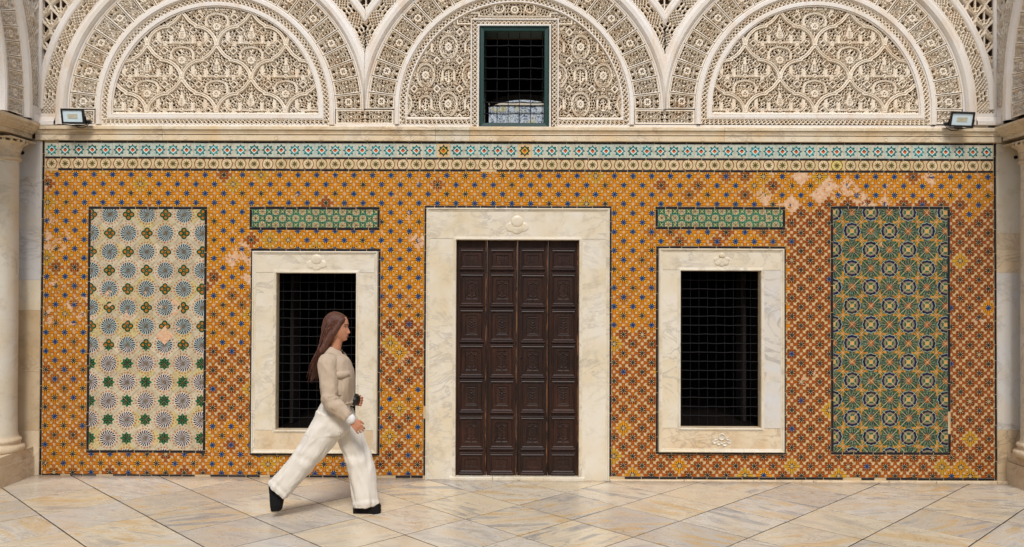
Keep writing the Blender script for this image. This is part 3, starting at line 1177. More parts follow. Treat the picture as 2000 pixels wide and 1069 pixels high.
def emblem(parent, cx, cz, s, y0, kind):
    mb = MB()
    if kind == 0:      # disc over a three lobed cloud
        dome(mb, cx - 0.052 * s, cz - 0.028 * s, 0.05 * s, 0.042 * s, 0.006, y0)
        dome(mb, cx + 0.052 * s, cz - 0.028 * s, 0.05 * s, 0.042 * s, 0.006, y0)
        dome(mb, cx, cz - 0.05 * s, 0.048 * s, 0.04 * s, 0.007, y0)
        dome(mb, cx, cz + 0.02 * s, 0.056 * s, 0.052 * s, 0.012, y0, ringed=False)
    elif kind == 1:    # ball over a wreath of balls
        dome(mb, cx, cz + 0.035 * s, 0.03 * s, 0.027 * s, 0.014, y0)
        for dx, dz, r_ in ((-0.055, -0.005, 0.024), (0.055, -0.005, 0.024), (-0.042, -0.038, 0.027), (0.042, -0.038, 0.027), (0, -0.02, 0.03), (0, -0.05, 0.026)):
            dome(mb, cx + dx * s, cz + dz * s, r_ * s * 1.1, r_ * s, 0.008, y0)
    else:              # ringed crescent over little scrolls
        dome(mb, cx, cz + 0.03 * s, 0.036 * s, 0.038 * s, 0.012, y0, ringed=True)
        for dx, dz, r_ in ((-0.062, 0.012, 0.02), (0.062, 0.012, 0.02), (-0.075, -0.022, 0.024), (0.075, -0.022, 0.024), (-0.03, -0.035, 0.026), (0.03, -0.045, 0.026), (0, -0.028, 0.018)):
            dome(mb, cx + dx * s, cz + dz * s, r_ * s, r_ * s * 0.8, 0.008, y0, ringed=True)
    return mb.build('emblem', M['marble'], parent)


def surround(root, rc, op, zj_top, zj_bot, fr, door=False, jm=None):
    """lintel, two jambs and (windows) a sill around an opening, with a raised fillet at both edges"""
    x0, x1, z0, z1 = rc[0] + fr, rc[1] - fr, rc[2] + (0 if door else fr), rc[3] - fr
    yF, yB = -0.030, 0.0036
    g = 0.0012
    def piece(nm, a, b, cc, d, mat):
        mb = MB(); mb.box(a + g, b - g, yF, yB, cc + g, d - g, 0.002)
        # lining of the reveal
        return mb.build(nm, mat, root)
    piece('lintel', x0, x1, zj_top, z1, M['marble'])
    if not door: piece('sill', x0, x1, z0, zj_bot, M['marble_warm'])
    zb = z0 if door else zj_bot
    for k, (a, b) in enumerate(((x0, op[0]), (op[1], x1))):
        mb = MB(); mb.box(a + g, b - g, yF, yB, zb + g, zj_top - g, 0.002)
        mb.build('jamb', (jm or (M['marble'], M['marble']))[k], root)
    # reveal linings
    mb = MB()
    yr = 0.055 if not door else 0.2
    t = 0.004
    mb.box(op[0] - t, op[0] + 0.001, yF + 0.004, yr, op[2], op[3])
    mb.box(op[1] - 0.001, op[1] + t, yF + 0.004, yr, op[2], op[3])
    mb.box(op[0], op[1], yF + 0.004, yr, op[3] - 0.001, op[3] + t)
    if not door: mb.box(op[0], op[1], yF + 0.004, yr, op[2] - t, op[2] + 0.001)
    mb.build('reveal', M['marble_warm'], root)
    y = yF
    prof_out = [(0.0, y + 0.002), (0.0, y - 0.011), (-0.006, y - 0.016), (-0.014, y - 0.014), (-0.020, y - 0.005), (-0.030, y - 0.0045), (-0.036, y + 0.001)]
    prof_in = [(0.001, y + 0.002), (0.001, y - 0.009), (0.006, y - 0.013), (0.016, y - 0.012), (0.021, y - 0.004), (0.030, y - 0.003), (0.034, y + 0.001)]
    mb = MB(); ring(mb, x0, x1, (z0 - 0.2) if door else z0, z1, prof_out[::-1])
    mb.build('outer_fillet', M['marble'], root)
    mb = MB(); ring(mb, op[0], op[1], (op[2] - 0.2) if door else op[2], op[3], prof_in)
    mb.build('inner_fillet', M['marble'], root)
    return x0, x1, z0, z1, yF


def grille(root, op, xs, zs, y, r, name='bar'):
    rg = random.Random(int(abs(op[0]) * 1000))
    for x in xs:
        mb = MB(); mb.tube([(x, y, op[2]), (x, y, (op[2] + op[3]) / 2), (x, y, op[3])], r * 0.62, 5); mb.build(name, M['iron'], root)
    for z in zs:
        mb = MB()
        pts = []
        for k in range(13):
            t = k / 12
            pts.append((op[0] + (op[1] - op[0]) * t, y - r * 1.5 + 0.003 * math.sin(k * 3.1 + z * 9), z + rg.uniform(-0.003, 0.003)))
        mb.tube(pts, r, 5); mb.build(name, M['iron'], root)


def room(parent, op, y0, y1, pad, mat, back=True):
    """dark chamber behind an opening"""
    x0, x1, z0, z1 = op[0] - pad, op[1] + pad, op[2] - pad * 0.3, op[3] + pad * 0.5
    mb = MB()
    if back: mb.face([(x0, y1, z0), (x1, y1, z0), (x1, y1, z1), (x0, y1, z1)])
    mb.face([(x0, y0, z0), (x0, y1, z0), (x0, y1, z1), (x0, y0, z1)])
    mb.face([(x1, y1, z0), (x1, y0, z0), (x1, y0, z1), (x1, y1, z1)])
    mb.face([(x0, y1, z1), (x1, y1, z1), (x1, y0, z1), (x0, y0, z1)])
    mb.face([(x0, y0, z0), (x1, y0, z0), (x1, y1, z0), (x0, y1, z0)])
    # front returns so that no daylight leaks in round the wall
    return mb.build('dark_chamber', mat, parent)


for rc, op, zt, zb, side in ((W_L, LO, wp(616, 533)[1], wp(616, 840)[1], 'l'), (W_R, RO, wp(1408, 528)[1], wp(1408, 836)[1], 'r')):
    root = empty('barred_window', ((op[0] + op[1]) / 2, 0, rc[2]))
    tag(root, 'marble framed barred window behind the walking woman' if side == 'l' else 'marble framed barred window with a cracked right jamb and nobody in front',
        'window', 'marble framed windows of the tiled wall')
    # parts are placed in world space under the root
    holder_loc = root.location.copy()
    root.location = (0, 0, 0)
    x0, x1, z0, z1, yF = surround(root, rc, op, zt, zb, 0.027, False, (M['marble'], M['marble_grey']) if side == 'r' else (M['marble'], M['marble']))
    fr = 0.025
    liner(root, rc[0], rc[1], rc[3] - fr, rc[3] - 0.002, 0.1, 0.22, True)
    liner(root, rc[0], rc[1], rc[2] + 0.002, rc[2] + fr, 0.1, 0.22, True)
    liner(root, rc[0] + 0.001, rc[0] + fr, rc[2] + fr, rc[3] - fr, 0.12, 0.26, False)
    liner(root, rc[1] - fr, rc[1] - 0.001, rc[2] + fr, rc[3] - fr, 0.12, 0.26, False)
    cx = (op[0] + op[1]) / 2
    emblem(root, cx + (0.0 if side == 'l' else 0.01), (zt + z1) / 2 + 0.005, 1.0, yF, 0 if side == 'l' else 1)
    emblem(root, cx + 0.01, (zb + z0) / 2 + 0.005, 0.95, yF, 2)
    nv, pit = 9, 16.9 / K
    xs = [op[0] + 0.035 + k * pit for k in range(nv)]
    xs = [x for x in xs if x < op[1] - 0.02]
    zs = [op[3] - (18.0 + 17.75 * k) / K for k in range(17)]
    zs = [z for z in zs if z > op[2] + 0.03]
    grille(root, op, xs, zs, 0.085, 0.0054)
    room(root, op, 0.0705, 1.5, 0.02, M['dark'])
    # inner shutters standing half open in the dark
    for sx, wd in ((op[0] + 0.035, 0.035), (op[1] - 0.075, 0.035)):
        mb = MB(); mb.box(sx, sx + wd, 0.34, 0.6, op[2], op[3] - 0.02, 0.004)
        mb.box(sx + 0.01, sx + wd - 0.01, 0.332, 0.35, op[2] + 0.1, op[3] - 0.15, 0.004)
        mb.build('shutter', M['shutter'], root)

# ------------------------------------------------------------------ doorway and door
root = empty('marble_doorway')
tag(root, 'cream marble doorway with a cloud emblem on its lintel around the wooden door', 'doorway')
zt = wp(1010, 467.5)[1]
x0, x1, z0, z1, yF = surround(root, (D_R[0], D_R[1], -0.1, D_R[3]), DO, zt, 0, 0.025, True)
for a, b in ((D_R[0] + 0.001, D_R[0] + 0.025), (D_R[1] - 0.025, D_R[1] - 0.001)):
    liner(root, a, b, Z_B1, D_R[3] - 0.025, 0.1, 0.22, False)
liner(root, D_R[0], D_R[1], D_R[3] - 0.024, D_R[3] - 0.002, 0.08, 0.16, True, miss=0.04)
emblem(root, wp(1010, 437)[0], wp(1010, 438)[1], 1.15, yF, 0)
mb = MB()
xa = wp(962, 938)[0]
mb.box(DO[0] - 0.06, xa - 0.001, -0.05, 0.2, -0.1, 0.028, 0.006)
mb.build('threshold', M['marble'], root)
mb = MB()
mb.box(xa + 0.001, DO[1] + 0.06, -0.05, 0.2, -0.1, 0.028, 0.006)
mb.build('threshold', M['marble'], root)

door = empty('wooden_door')
tag(door, 'dark brown wooden double door of carved panels in the marble doorway', 'door')
YD = 0.03
zrows = [(488, 523.5), (537, 596), (607, 666), (677, 734.5), (745, 804.5), (816, 876.5), (888, 924)]
zr = [(wp(1010, b)[1], wp(1010, a)[1]) for a, b in zrows]
lw = (DO[1] - DO[0]) / 4


def hf_mesh(name, X, Z, H, y0, depth, keep=None, pierce=None):
    """height field facing the court: H 1 = surface, 0 = bottom of the carving"""
    n, m = X.shape
    V = np.stack([X, y0 + (1 - H) * depth, Z], -1).reshape(-1, 3)
    idx = np.arange(n * m).reshape(n, m)
    Q = np.stack([idx[:-1, :-1], idx[1:, :-1], idx[1:, 1:], idx[:-1, 1:]], -1).reshape(-1, 4)
    # make the winding face -Y
    a, b_, d_ = V[Q[0, 0]], V[Q[0, 1]], V[Q[0, 3]]
    if np.cross(b_ - a, d_ - a)[1] > 0: Q = Q[:, ::-1]
    k = np.ones((n - 1, m - 1), bool)
    if keep is not None:
        k &= keep[:-1, :-1] & keep[1:, :-1] & keep[1:, 1:] & keep[:-1, 1:]
    if pierce is not None:                     # cut right through to the hollow and its darkened backing
        k &= np.maximum(np.maximum(H[:-1, :-1], H[1:, :-1]), np.maximum(H[1:, 1:], H[:-1, 1:])) > pierce
    if keep is not None or pierce is not None:
        Q = Q[k.reshape(-1)]
        used = np.unique(Q)
        mp = np.full(len(V), -1); mp[used] = np.arange(len(used))
        V, Q = V[used], mp[Q]
    return mesh_np(name, V, Q)


def sstep(a, b, x):
    t = np.clip((x - a) / (b - a), 0, 1)
    return t * t * (3 - 2 * t)


def seg_d(u, v, pts):
    d = np.full(u.shape, 1e9)
    for (x0, y0), (x1, y1) in zip(pts[:-1], pts[1:]):
        dx, dy = x1 - x0, y1 - y0
        t = np.clip(((u - x0) * dx + (v - y0) * dy) / (dx * dx + dy * dy + 1e-12), 0, 1)
        d = np.minimum(d, np.hypot(u - x0 - t * dx, v - y0 - t * dy))
    return d


def door_panel_mesh(w, h, kind):
    mb = MB()
    y = YD
    ring(mb, -w / 2, w / 2, -h / 2, h / 2, [(0.0, y + 0.002), (0.0, y - 0.012), (-0.008, y - 0.016), (-0.018, y - 0.008), (-0.022, y + 0.008),
                                          (-0.036, y + 0.010), (-0.040, y - 0.002), (-0.052, y - 0.002), (-0.058, y + 0.004)][::-1])
    # ledges over and under
    mb.box(-w / 2 - 0.006, w / 2 + 0.006, y - 0.022, y + 0.001, -h / 2 - 0.024, -h / 2 - 0.002, 0.010)
    mb.box(-w / 2 - 0.006, w / 2 + 0.006, y - 0.018, y + 0.001, h / 2 + 0.004, h / 2 + 0.016, 0.005)
    base = mb.mesh('panel')
    iw, ih = w / 2 - 0.056, h / 2 - 0.056
    nx, nz = max(20, int(iw * 2 / 0.0035)), max(20, int(ih * 2 / 0.0035))
    gx, gz = np.meshgrid(np.linspace(-iw, iw, nx), np.linspace(-ih, ih, nz), indexing='ij')
    ux, uz = np.abs(gx) / iw, np.abs(gz) / ih
    au, av = np.abs(gx) * 100, np.abs(gz) * 100
    W_, H_ = iw * 100, ih * 100
    if kind == 'tall':
        car = [(0, H_ * 0.88), (W_ * 0.18, H_ * 0.72), (W_ * 0.7, H_ * 0.6), (W_ * 0.82, H_ * 0.5), (W_ * 0.62, H_ * 0.3), (W_ * 0.8, H_ * 0.1), (W_ * 0.8, 0)]
        d = seg_d(au, av, car)
        rr = np.hypot(gx, gz) * 100
        th = np.arctan2(gz, gx)
        h_ = 0.25 * np.ones_like(gx)
        h_ = np.maximum(h_, 0.9 * sstep(0.55, 0.25, d))
        h_ = np.maximum(h_, 0.8 * sstep(0.3, 0.1, np.abs(rr - 1.9 - 0.45 * np.cos(6 * th))))
        h_ = np.maximum(h_, 0.9 * sstep(0.9, 0.6, rr))
        h_ = np.maximum(h_, 0.7 * sstep(0.35, 0.1, np.abs(au - 0.9 - 0.5 * np.sin(av * 1.3))) * (av > 2.8))
    elif kind == 'vase':
        h_ = 0.2 * np.ones_like(gx)
        fr_ = np.maximum(au / (W_ * 0.78), av / (H_ * 0.86))
        h_ = np.maximum(h_, 0.9 * sstep(0.05, 0.02, np.abs(fr_ - 1)))
        stem = np.abs(au - 0.15) + 99 * (np.abs(gz) > ih * 0.6)
        h_ = np.maximum(h_, 0.85 * sstep(0.3, 0.12, stem))
        for zz_, sg_ in ((-3.2, 1), (-0.6, 1), (2.0, 1)):
            v_ = gz * 100 - zz_
            leaf_ = np.abs(v_ - au * 0.9 + 0.12 * au ** 2) + 99 * (au > W_ * 0.6)
            h_ = np.maximum(h_, 0.85 * sstep(0.42, 0.18, leaf_))
        rr = np.hypot(gx, gz - ih * 0.42) * 100
        h_ = np.maximum(h_, 0.85 * sstep(0.4, 0.15, np.abs(rr - 1.3)))
    else:
        rr = np.hypot(gx, gz) * 100
        th = np.arctan2(gz, gx)
        h_ = 0.25 + 0.5 * sstep(0.4, 0.1, np.abs(rr - 2.0 - 0.7 * np.cos(4 * th)))
        h_ = np.maximum(h_, 0.7 * sstep(0.4, 0.1, np.abs(au - av)))
    h_ = np.maximum(h_, 0.6 * sstep(0.93, 0.97, np.maximum(ux, uz)))
    hf = hf_mesh('f', gx, gz, np.clip(h_, 0, 1), y - 0.010, 0.018)
    bm = bmesh.new(); bm.from_mesh(base); bm.from_mesh(hf)
    bm.to_mesh(base); bm.free()
    bpy.data.meshes.remove(hf)
    return base


pw = lw - 0.075
pmeshes = {}
for k in range(4):
    a = DO[0] + k * lw
    mb = MB()
    mb.box(a + (0.0035 if k else 0.0), a + lw - 0.0035, YD, YD + 0.06, 0.029, DO[3], 0.004)
    # bead along the leaf edge
    mb.tube([(a + 0.012, YD - 0.002, 0.03), (a + 0.012, YD - 0.002, DO[3])], 0.006, 6)
    leaf = mb.build('door_leaf', M['wood'], door)
    mb = MB()
    zz_ = [0.03 + (DO[3] - 0.03) * q / 24 for q in range(25)]
    mb.tube([(a + lw - 0.010 + rt.uniform(-0.0012, 0.0012), YD - 0.005, q) for q in zz_], [0.0075 + rt.uniform(-0.002, 0.001) for q in zz_], 6)
    mb.build('edge_bead', M['worn'], leaf)
    for i, (zb_, zt_) in enumerate(zr):
        kind = 'square' if i in (0, 6) else ('tall' if i in (1, 3, 5) else 'vase')
        key = (kind, i == 6)
        if key not in pmeshes:
            pmeshes[key] = door_panel_mesh(pw, zt_ - zb_, kind)
            pmeshes[key].materials.append(M['wood'])
        o = link('panel', pmeshes[key], None, leaf)
        o.location = (a + lw / 2 + rt.uniform(-0.002, 0.002), rt.uniform(-0.001, 0.001), (zb_ + zt_) / 2 + rt.uniform(-0.0025, 0.0025))
        o.rotation_euler = (0, rt.uniform(-0.006, 0.006), 0)
mb = MB()
kx, kz = wp(1019, 700)
dome(mb, kx, kz, 0.012, 0.012, 0.018, YD)
mb.build('keyhole_plate', M['iron'], door)

# ------------------------------------------------------------------ marble strips beside the tiles, cornice
bolt_z = wp(45, 299)[1]
for side in (0, 1):
    if side == 0:
        xa, xb = TX0 - 0.36, TX0 - 0.003
        cuts = [wp(57, p)[1] for p in (276, 346, 547, 606, 726, 841, 950)]
        mats = [M['marble_grey'], M['marble_grey'], M['marble'], M['marble_tan'], M['marble_tan'], M['marble_warm']]
    else:
        xa, xb = TX1 + 0.003, TX1 + 0.36
        cuts = [wp(1965, p)[1] for p in (281, 456, 488, 533, 840, 955)]
        mats = [M['marble'], M['marble_warm'], M['marble_warm'], M['marble_grey'], M['marble_tan']]
    cuts[-1] = -0.1
    root = empty('marble_pilaster')
    tag(root, ('narrow marble wall strip between the left column and the tiles' if side == 0 else 'narrow marble wall strip between the tiles and the right column'), 'wall strip', 'marble strips beside the tiles')
    for (zt_, zb_), m_ in zip(zip(cuts[:-1], cuts[1:]), mats):
        mb = MB(); mb.box(xa, xb, -0.007, 0.0036, zb_ + 0.0008, zt_ - 0.0008, 0.0015)
        mb.build('marble_block', m_, root)
    bx, bz = wp(45, 299) if side == 0 else wp(1982.5, 308)
    mb = MB(); dome(mb, bx, bz, 0.018, 0.018, 0.02, -0.007); mb.build('bolt', M['iron'], root)

cornice = empty('marble_cornice')
tag(cornice, 'long weathered marble cornice moulding between the tiles and the carved plaster', 'cornice')
H_ = Z_COR_T - Z_COR_B
cprof = [(0.0, 0.003), (0.0, -0.026), (0.02, -0.028), (0.38, -0.030), (0.39, -0.020), (0.42, -0.020), (0.425, -0.036), (0.455, -0.039), (0.49, -0.038), (0.495, -0.028), (0.52, -0.028),
         (0.54, -0.032), (0.60, -0.036), (0.66, -0.041), (0.69, -0.046), (0.695, -0.036), (0.72, -0.036), (0.725, -0.048), (0.76, -0.052), (0.95, -0.053), (1.0, -0.046), (1.0, 0.15)]
cx_px = [72, 320, 851, 918, 1413, 1953]
for a, b in zip(cx_px[:-1], cx_px[1:]):
    xa, xb = wp(a, 260)[0] + 0.0012, wp(b, 260)[0] - 0.0012
    mb = MB()
    n = max(2, int((xb - xa) / 0.3))
    rows = [[(x, y, Z_COR_B + h * H_) for h, y in cprof] for x in np.linspace(xa, xb, n + 1)]
    mb.grid(rows, smooth=False)
    mb.face(rows[0]); mb.face(rows[-1][::-1])
    blk = mb.build('cornice_block', M['marble_cornice'] if (b - a) > 100 else M['marble'], cornice)
    nd = max(1, round((b - a) / 86))
    for k in range(nd):
        mb = MB()
        dome(mb, xa + (k + 0.5) * (xb - xa) / nd, Z_COR_B + 0.18 * H_, 0.022, 0.022, 0.006, -0.026, ringed=True)
        mb.build('carved_ring', M['marble_warm'], blk)
# ------------------------------------------------------------------ carved plaster
def hash2(i, j, s):
    n = (i.astype(np.int64) * 374761393 + j.astype(np.int64) * 668265263 + s * 1442695041) & 0x7fffffff
    n = ((n ^ (n >> 13)) * 1274126177) & 0x7fffffff
    n = n ^ (n >> 16)
    return (n & 0xffff) / 65535.0


def worley(u, v, cell, seed, jit=0.75):
    i0, j0 = np.floor(u / cell), np.floor(v / cell)
    f1 = np.full(u.shape, 1e9); f2 = np.full(u.shape, 1e9)
    for di in (-1, 0, 1):
        for dj in (-1, 0, 1):
            i, j = i0 + di, j0 + dj
            px = (i + 0.5 + (hash2(i, j, seed) - 0.5) * jit) * cell
            py = (j + 0.5 + (hash2(i, j, seed + 7) - 0.5) * jit) * cell
            d = np.hypot(u - px, v - py)
            f2 = np.minimum(f2, np.maximum(f1, d)); f1 = np.minimum(f1, d)
    return f1 / cell, f2 / cell


def foliage(u, v, cell, seed, lo=0.15, hi=0.27):
    """thin raised stems round deep leaf shaped pits"""
    wu = u + 1.3 * np.sin(v * 0.33 + seed) + 0.7 * np.sin(u * 0.21)
    wv = v + 1.3 * np.sin(u * 0.29 + seed * 2)
    f1, f2 = worley(wu, wv, cell, seed)
    h = 1 - sstep(lo, hi, f2 - f1)
    leaf = sstep(0.12, 0.06, f1) * 0.3
    return np.maximum(h, leaf)


def over(h, d, w, top=1.0, gap=1.5, groove=0.0):
    """lay a raised band (distance field d) over the relief with a deep shadow gap at both sides"""
    cut = sstep(w + gap + 0.5, w + gap - 0.3, d)
    h = h * (1 - cut)
    b = top * sstep(w + 0.45, w - 0.35, d)
    if groove:
        b = b - groove * sstep(0.85, 0.2, d)
    return np.maximum(h, b)


NETP = [(0, -60), (-4, -55), (-11, -45.5), (-18, -39), (-25.5, -35), (-26.5, -31.5), (-33, -31), (-40, -29.5), (-50, -24.5), (-58, -17), (-63.5, -8.5), (-66.5, 2)]
NETP = NETP + [(-68 + 1.5, 4)]


def tymp_side(u, v):
    au_all = np.abs(u)
    h = 0.72 * foliage(au_all, v, 5.8, 5)
    rows = [(-198, 0), (-132, 1), (-66, 0), (0, 1), (66, 0)]
    dn = np.full(u.shape, 1e9)
    feats = []
    for vj, p in rows:
        uu = (u - p * 68 + 68) % 136 - 68
        a = -np.abs(uu)
        vv = v - vj
        dn = np.minimum(dn, seg_d(a, vv, NETP))
        feats.append((np.abs(uu), vv))
    for au, vv in feats:
        near = (vv > -60) & (vv < 60)
        big = 1e9 * (~near)
        # frame round the rosette
        df = seg_d(au, vv, [(24.5, 56), (22.5, 46), (21.5, 36), (21.5, 21), (18.5, 17), (17, 13.5), (10, 10.5), (0, 8.5)]) + big
        h = over(h, df, 2.1, 0.88, 1.3, 0.2)
        # rosette
        r = np.hypot(au, vv - 35); th = np.arctan2(au, -(vv - 35))
        pet = np.abs(r - (12.2 + 1.6 * np.cos(12 * th))) + big
        h = over(h, pet, 0.9, 0.7, 0.9)
        rad = np.abs(np.sin(6 * th)) * r * 0.16 + 1e9 * ((r < 6) | (r > 18)) + big
        h = np.maximum(h, 0.7 * sstep(1.0, 0.4, rad))
        ros = np.maximum(r - (7.6 + 0.8 * np.cos(8 * th)), 0) + big
        h = over(h, ros, 0.2, 0.95, 1.3)
        hole = np.minimum(np.abs(r - 2.6), 9) + 1.3 * (np.cos(3 * th) < -0.2)
        h = np.where(near & (r < 6), h * (1 - sstep(1.0, 0.5, hole)), h)
        # lettering like bars, stems and loops
        bar = seg_d(au, vv, [(0, 0), (46, 0)]) + big
        h = over(h, bar, 2.3, 0.85, 1.1, 0.22)
        for sx, y0, y1 in ((21.5, 0, -20), (33.5, 0, 11), (46.5, 4, -21)):
            h = over(h, seg_d(au, vv, [(sx, y0), (sx, y1)]) + big, 3.3, 0.88, 0.9, 0.3)
        for sx, sy, rr in ((22, -23.5, 5.2), (34.5, 17, 5.0), (52, 2.5, 4.6)):
            dm = np.abs((np.abs(au - sx) + np.abs(vv - sy)) * 0.74 - rr) + big
            h = over(h, dm, 1.25, 0.92, 0.9)
            h = np.where(near & (np.hypot(au - sx, vv - sy) < 1.5), 0.0, h)
        # boss and teardrop on the axis
        h = over(h, np.maximum(np.hypot(au, vv) - 3.8, 0) + big, 0.6, 0.9, 1.2)
        h = np.where(near & (np.hypot(au, vv) < 1.5), 0.35, h)
        tw = np.where(vv > -13, np.sqrt(np.clip(1 - ((vv + 13) / 7.0) ** 2, 0, 1)), np.clip((vv + 36) / 23.0, 0, 1) ** 1.15) * 7.0
        td = np.maximum(au - tw, 0) + 1e9 * ((vv > -6) | (vv < -38)) + big
        h = over(h, td, 0.3, 0.86, 1.2)
        dots = ((np.mod(au + 1.4, 2.8) - 1.4) ** 2 + (np.mod(vv, 3.2) - 1.6) ** 2 < 0.75) & near & (vv > -22) & (vv < -8) & (au < 4.6)
        h = np.where(dots, 0.15, h)
    h = over(h, dn, 3.3, 1.0, 1.5, 0.35)
    # bottom rail with a row of little holes
    rail = sstep(5.4, 6.2, v)
    h = np.maximum(h * (1 - rail), rail * 0.95)
    return np.clip(h, 0, 1)


def tymp_mid(u, v):
    a = np.abs(u)
    h = 0.75 * foliage(a, v, 5.6, 21)
    vv0 = v - 16                                   # bottom bar line
    j = np.floor(-vv0 / 56.0)
    vv = -vv0 - j * 56.0                           # 0 at bar, up to 56
    i = np.round((a - 129.5) / 44.5)
    uu = np.abs(a - 129.5 - i * 44.5)
    par = np.mod(i + j, 2) < 0.5
    lower = v > -150
    # oval cells with rosette
    r = np.hypot(uu, (vv - 27) * 0.86); th = np.arctan2(uu, vv - 27)
    big = 1e9 * (~par)
    h = over(h, np.abs(np.hypot(uu * 1.18, (vv - 27) * 0.86) - 19.5) + big, 2.2, 1.0, 1.3, 0.3)
    h = over(h, np.maximum(r - (7.2 + 0.8 * np.cos(8 * th)), 0) + big, 0.2, 0.95, 1.2)
    h = np.where(par & (r < 5) & (np.abs(r - 2.6) < 0.8) & (np.cos(4 * th) > -0.1), 0.1, h)
    h = over(h, np.abs(r - 13 - 1.2 * np.cos(10 * th)) + big, 0.9, 0.7, 0.8)
    # arch cells
    big = 1e9 * par
    darch = np.where(vv < 30, np.abs(uu - 11.5), np.abs(np.hypot(uu, (vv - 30) * 0.9) - 11.5))
    h = over(h, darch + big + 1e9 * (vv < 12), 2.1, 1.0, 1.2, 0.3)
    foot = seg_d(uu, vv, [(11.5, 13), (15, 10), (21, 9.5)])
    h = over(h, foot + big, 1.7, 0.95, 1.0, 0.25)
    palm = np.abs(np.sin(4.5 * np.arctan2(uu, vv - 12))) * np.hypot(uu, vv - 12) * 0.22
    h = np.where((~par) & (uu < 9) & (vv > 13) & (vv < 38), np.maximum(h * 0.5, 0.8 * sstep(1.2, 0.5, palm)), h)
    # bars and bosses between the rows
    bar = np.minimum(vv, 56 - vv)
    h = over(h, bar + 1e9 * (uu > 17), 1.8, 0.95, 1.1, 0.25)
    link_ = seg_d(uu, bar, [(16, 0), (22.3, 7)])
    h = over(h, link_, 1.7, 0.9, 0.9)
    h = over(h, np.maximum(np.hypot(uu, bar) - 3.2, 0), 0.5, 0.95, 1.0)
    h = np.where(np.hypot(uu, bar) < 1.2, 0.3, h)
    # stepped frieze above the window
    top = (v < -176) & (a < 112)
    fr = seg_d(a, v, [(112, -205), (112, -168), (84, -168)])
    hh = 0.75 * foliage(a, v, 6.0, 31)
    step = seg_d(a, v, [(0, -183), (70, -183), (70, -190), (100, -190), (100, -180), (88, -180)])
    hh = over(hh, step, 1.7, 1.0, 1.1, 0.25)
    lob = np.abs(np.hypot(a - 30, (v + 199)) - 9)
    hh = over(hh, lob, 1.5, 0.95, 1.0)
    hh = over(hh, np.maximum(np.hypot(a, v + 196) - 7.5, 0), 0.4, 0.95, 1.1)
    hh = np.where(np.abs(np.hypot(a, v + 196) - 3.4) < 0.9, 0.2, hh)
    reg = (v < -168) & (a < 112)
    h = np.where(reg, hh, h)
    h = over(h, fr, 1.6, 1.0, 1.2)
    rail = np.maximum(sstep(14.0, 15.0, v), sstep(208.6, 209.6, np.hypot(u, np.minimum(v, 0))))
    h = np.maximum(h * (1 - rail), rail * 0.95)
    return np.clip(h, 0, 1)


def lattice_strip(s, cc, w=5.0, p=8.5):
    """plaited strip: two waves crossing"""
    t = np.abs(np.mod(s / p, 2.0) - 1.0) * 2 - 1
    d1 = np.abs(cc - t * w * 0.95)
    d2 = np.abs(cc + t * w * 0.95)
    d = np.minimum(d1, d2) * 0.72
    h = sstep(1.35, 0.7, d)
    return np.maximum(h, sstep(w - 0.9, w - 0.2, np.abs(cc)))


def lattice_wide(s, cc):
    P = 46.0
    t = np.mod(s, P)
    grid = (np.abs(np.mod((t + cc) / 7.4, 1.0) - 0.5) < 0.27) & (np.abs(np.mod((t - cc) / 7.4, 1.0) - 0.5) < 0.27)
    a = np.mod((t + cc) / 7.4, 1.0); b = np.mod((t - cc) / 7.4, 1.0)
    g = np.maximum(np.abs(a - 0.5), np.abs(b - 0.5)) * 7.4
    hg = sstep(2.15, 2.8, g)
    best = np.full(s.shape, 1e9)
    for ci, off in ((-7.6, 0.0), (0.0, 5.5), (7.6, 0.0)):
        for k in (-1, 0, 1, 2):
            sc = 24.5 + off + k * 11.0 + 3.0
            dd = np.maximum(np.abs(cc - ci) - 2.4, (np.abs(t - sc) + np.abs(cc - ci) * 0.6) - 4.6)
            best = np.minimum(best, dd)
    hx = sstep(0.0, 0.7, best)
    z = sstep(22.0, 24.0, t) * sstep(P - 0.4, P - 2.4, t)
    h = hg * (1 - z) + hx * z
    return np.maximum(h, sstep(11.2, 12.0, np.abs(cc)))


def vous(a, b, kind, A=25.5, B=13.0):
    aa, bb = np.abs(a), np.abs(b)
    h = foliage(aa, bb, 6.6, 40 + kind * 9, 0.15, 0.22)
    r = np.hypot(a, b); th = np.arctan2(b, a)
    if kind == 0:
        pet = np.maximum(r - (7.4 + 0.7 * np.cos(8 * th)), 0)
        h = over(h, pet, 0.2, 1.0, 1.5)
        h = np.where((r < 3.8) & (r > 1.0) & (np.abs(np.cos(2 * th)) < 0.75), 0.0, h)
        h = over(h, np.abs(aa - 16.5 + bb * 0.55) + 1e9 * (r < 9), 0.9, 0.95, 0.5)
    else:
        h = over(h, np.abs(bb - aa * 0.55) * 0.85 + 1e9 * (aa > 17), 0.9, 0.95, 0.9)
        h = over(h, np.abs(np.hypot(aa - 13.5, bb * 1.1) - 5.2), 0.9, 0.95, 0.7)
        h = over(h, np.maximum(r - 2.2, 0), 0.3, 0.95, 0.9)
    rim = np.maximum(sstep(A - 3.2, A - 2.6, aa), sstep(B - 2.9, B - 2.3, bb))
    h = np.maximum(h * (1 - rim), rim)
    return np.clip(h, 0, 1)


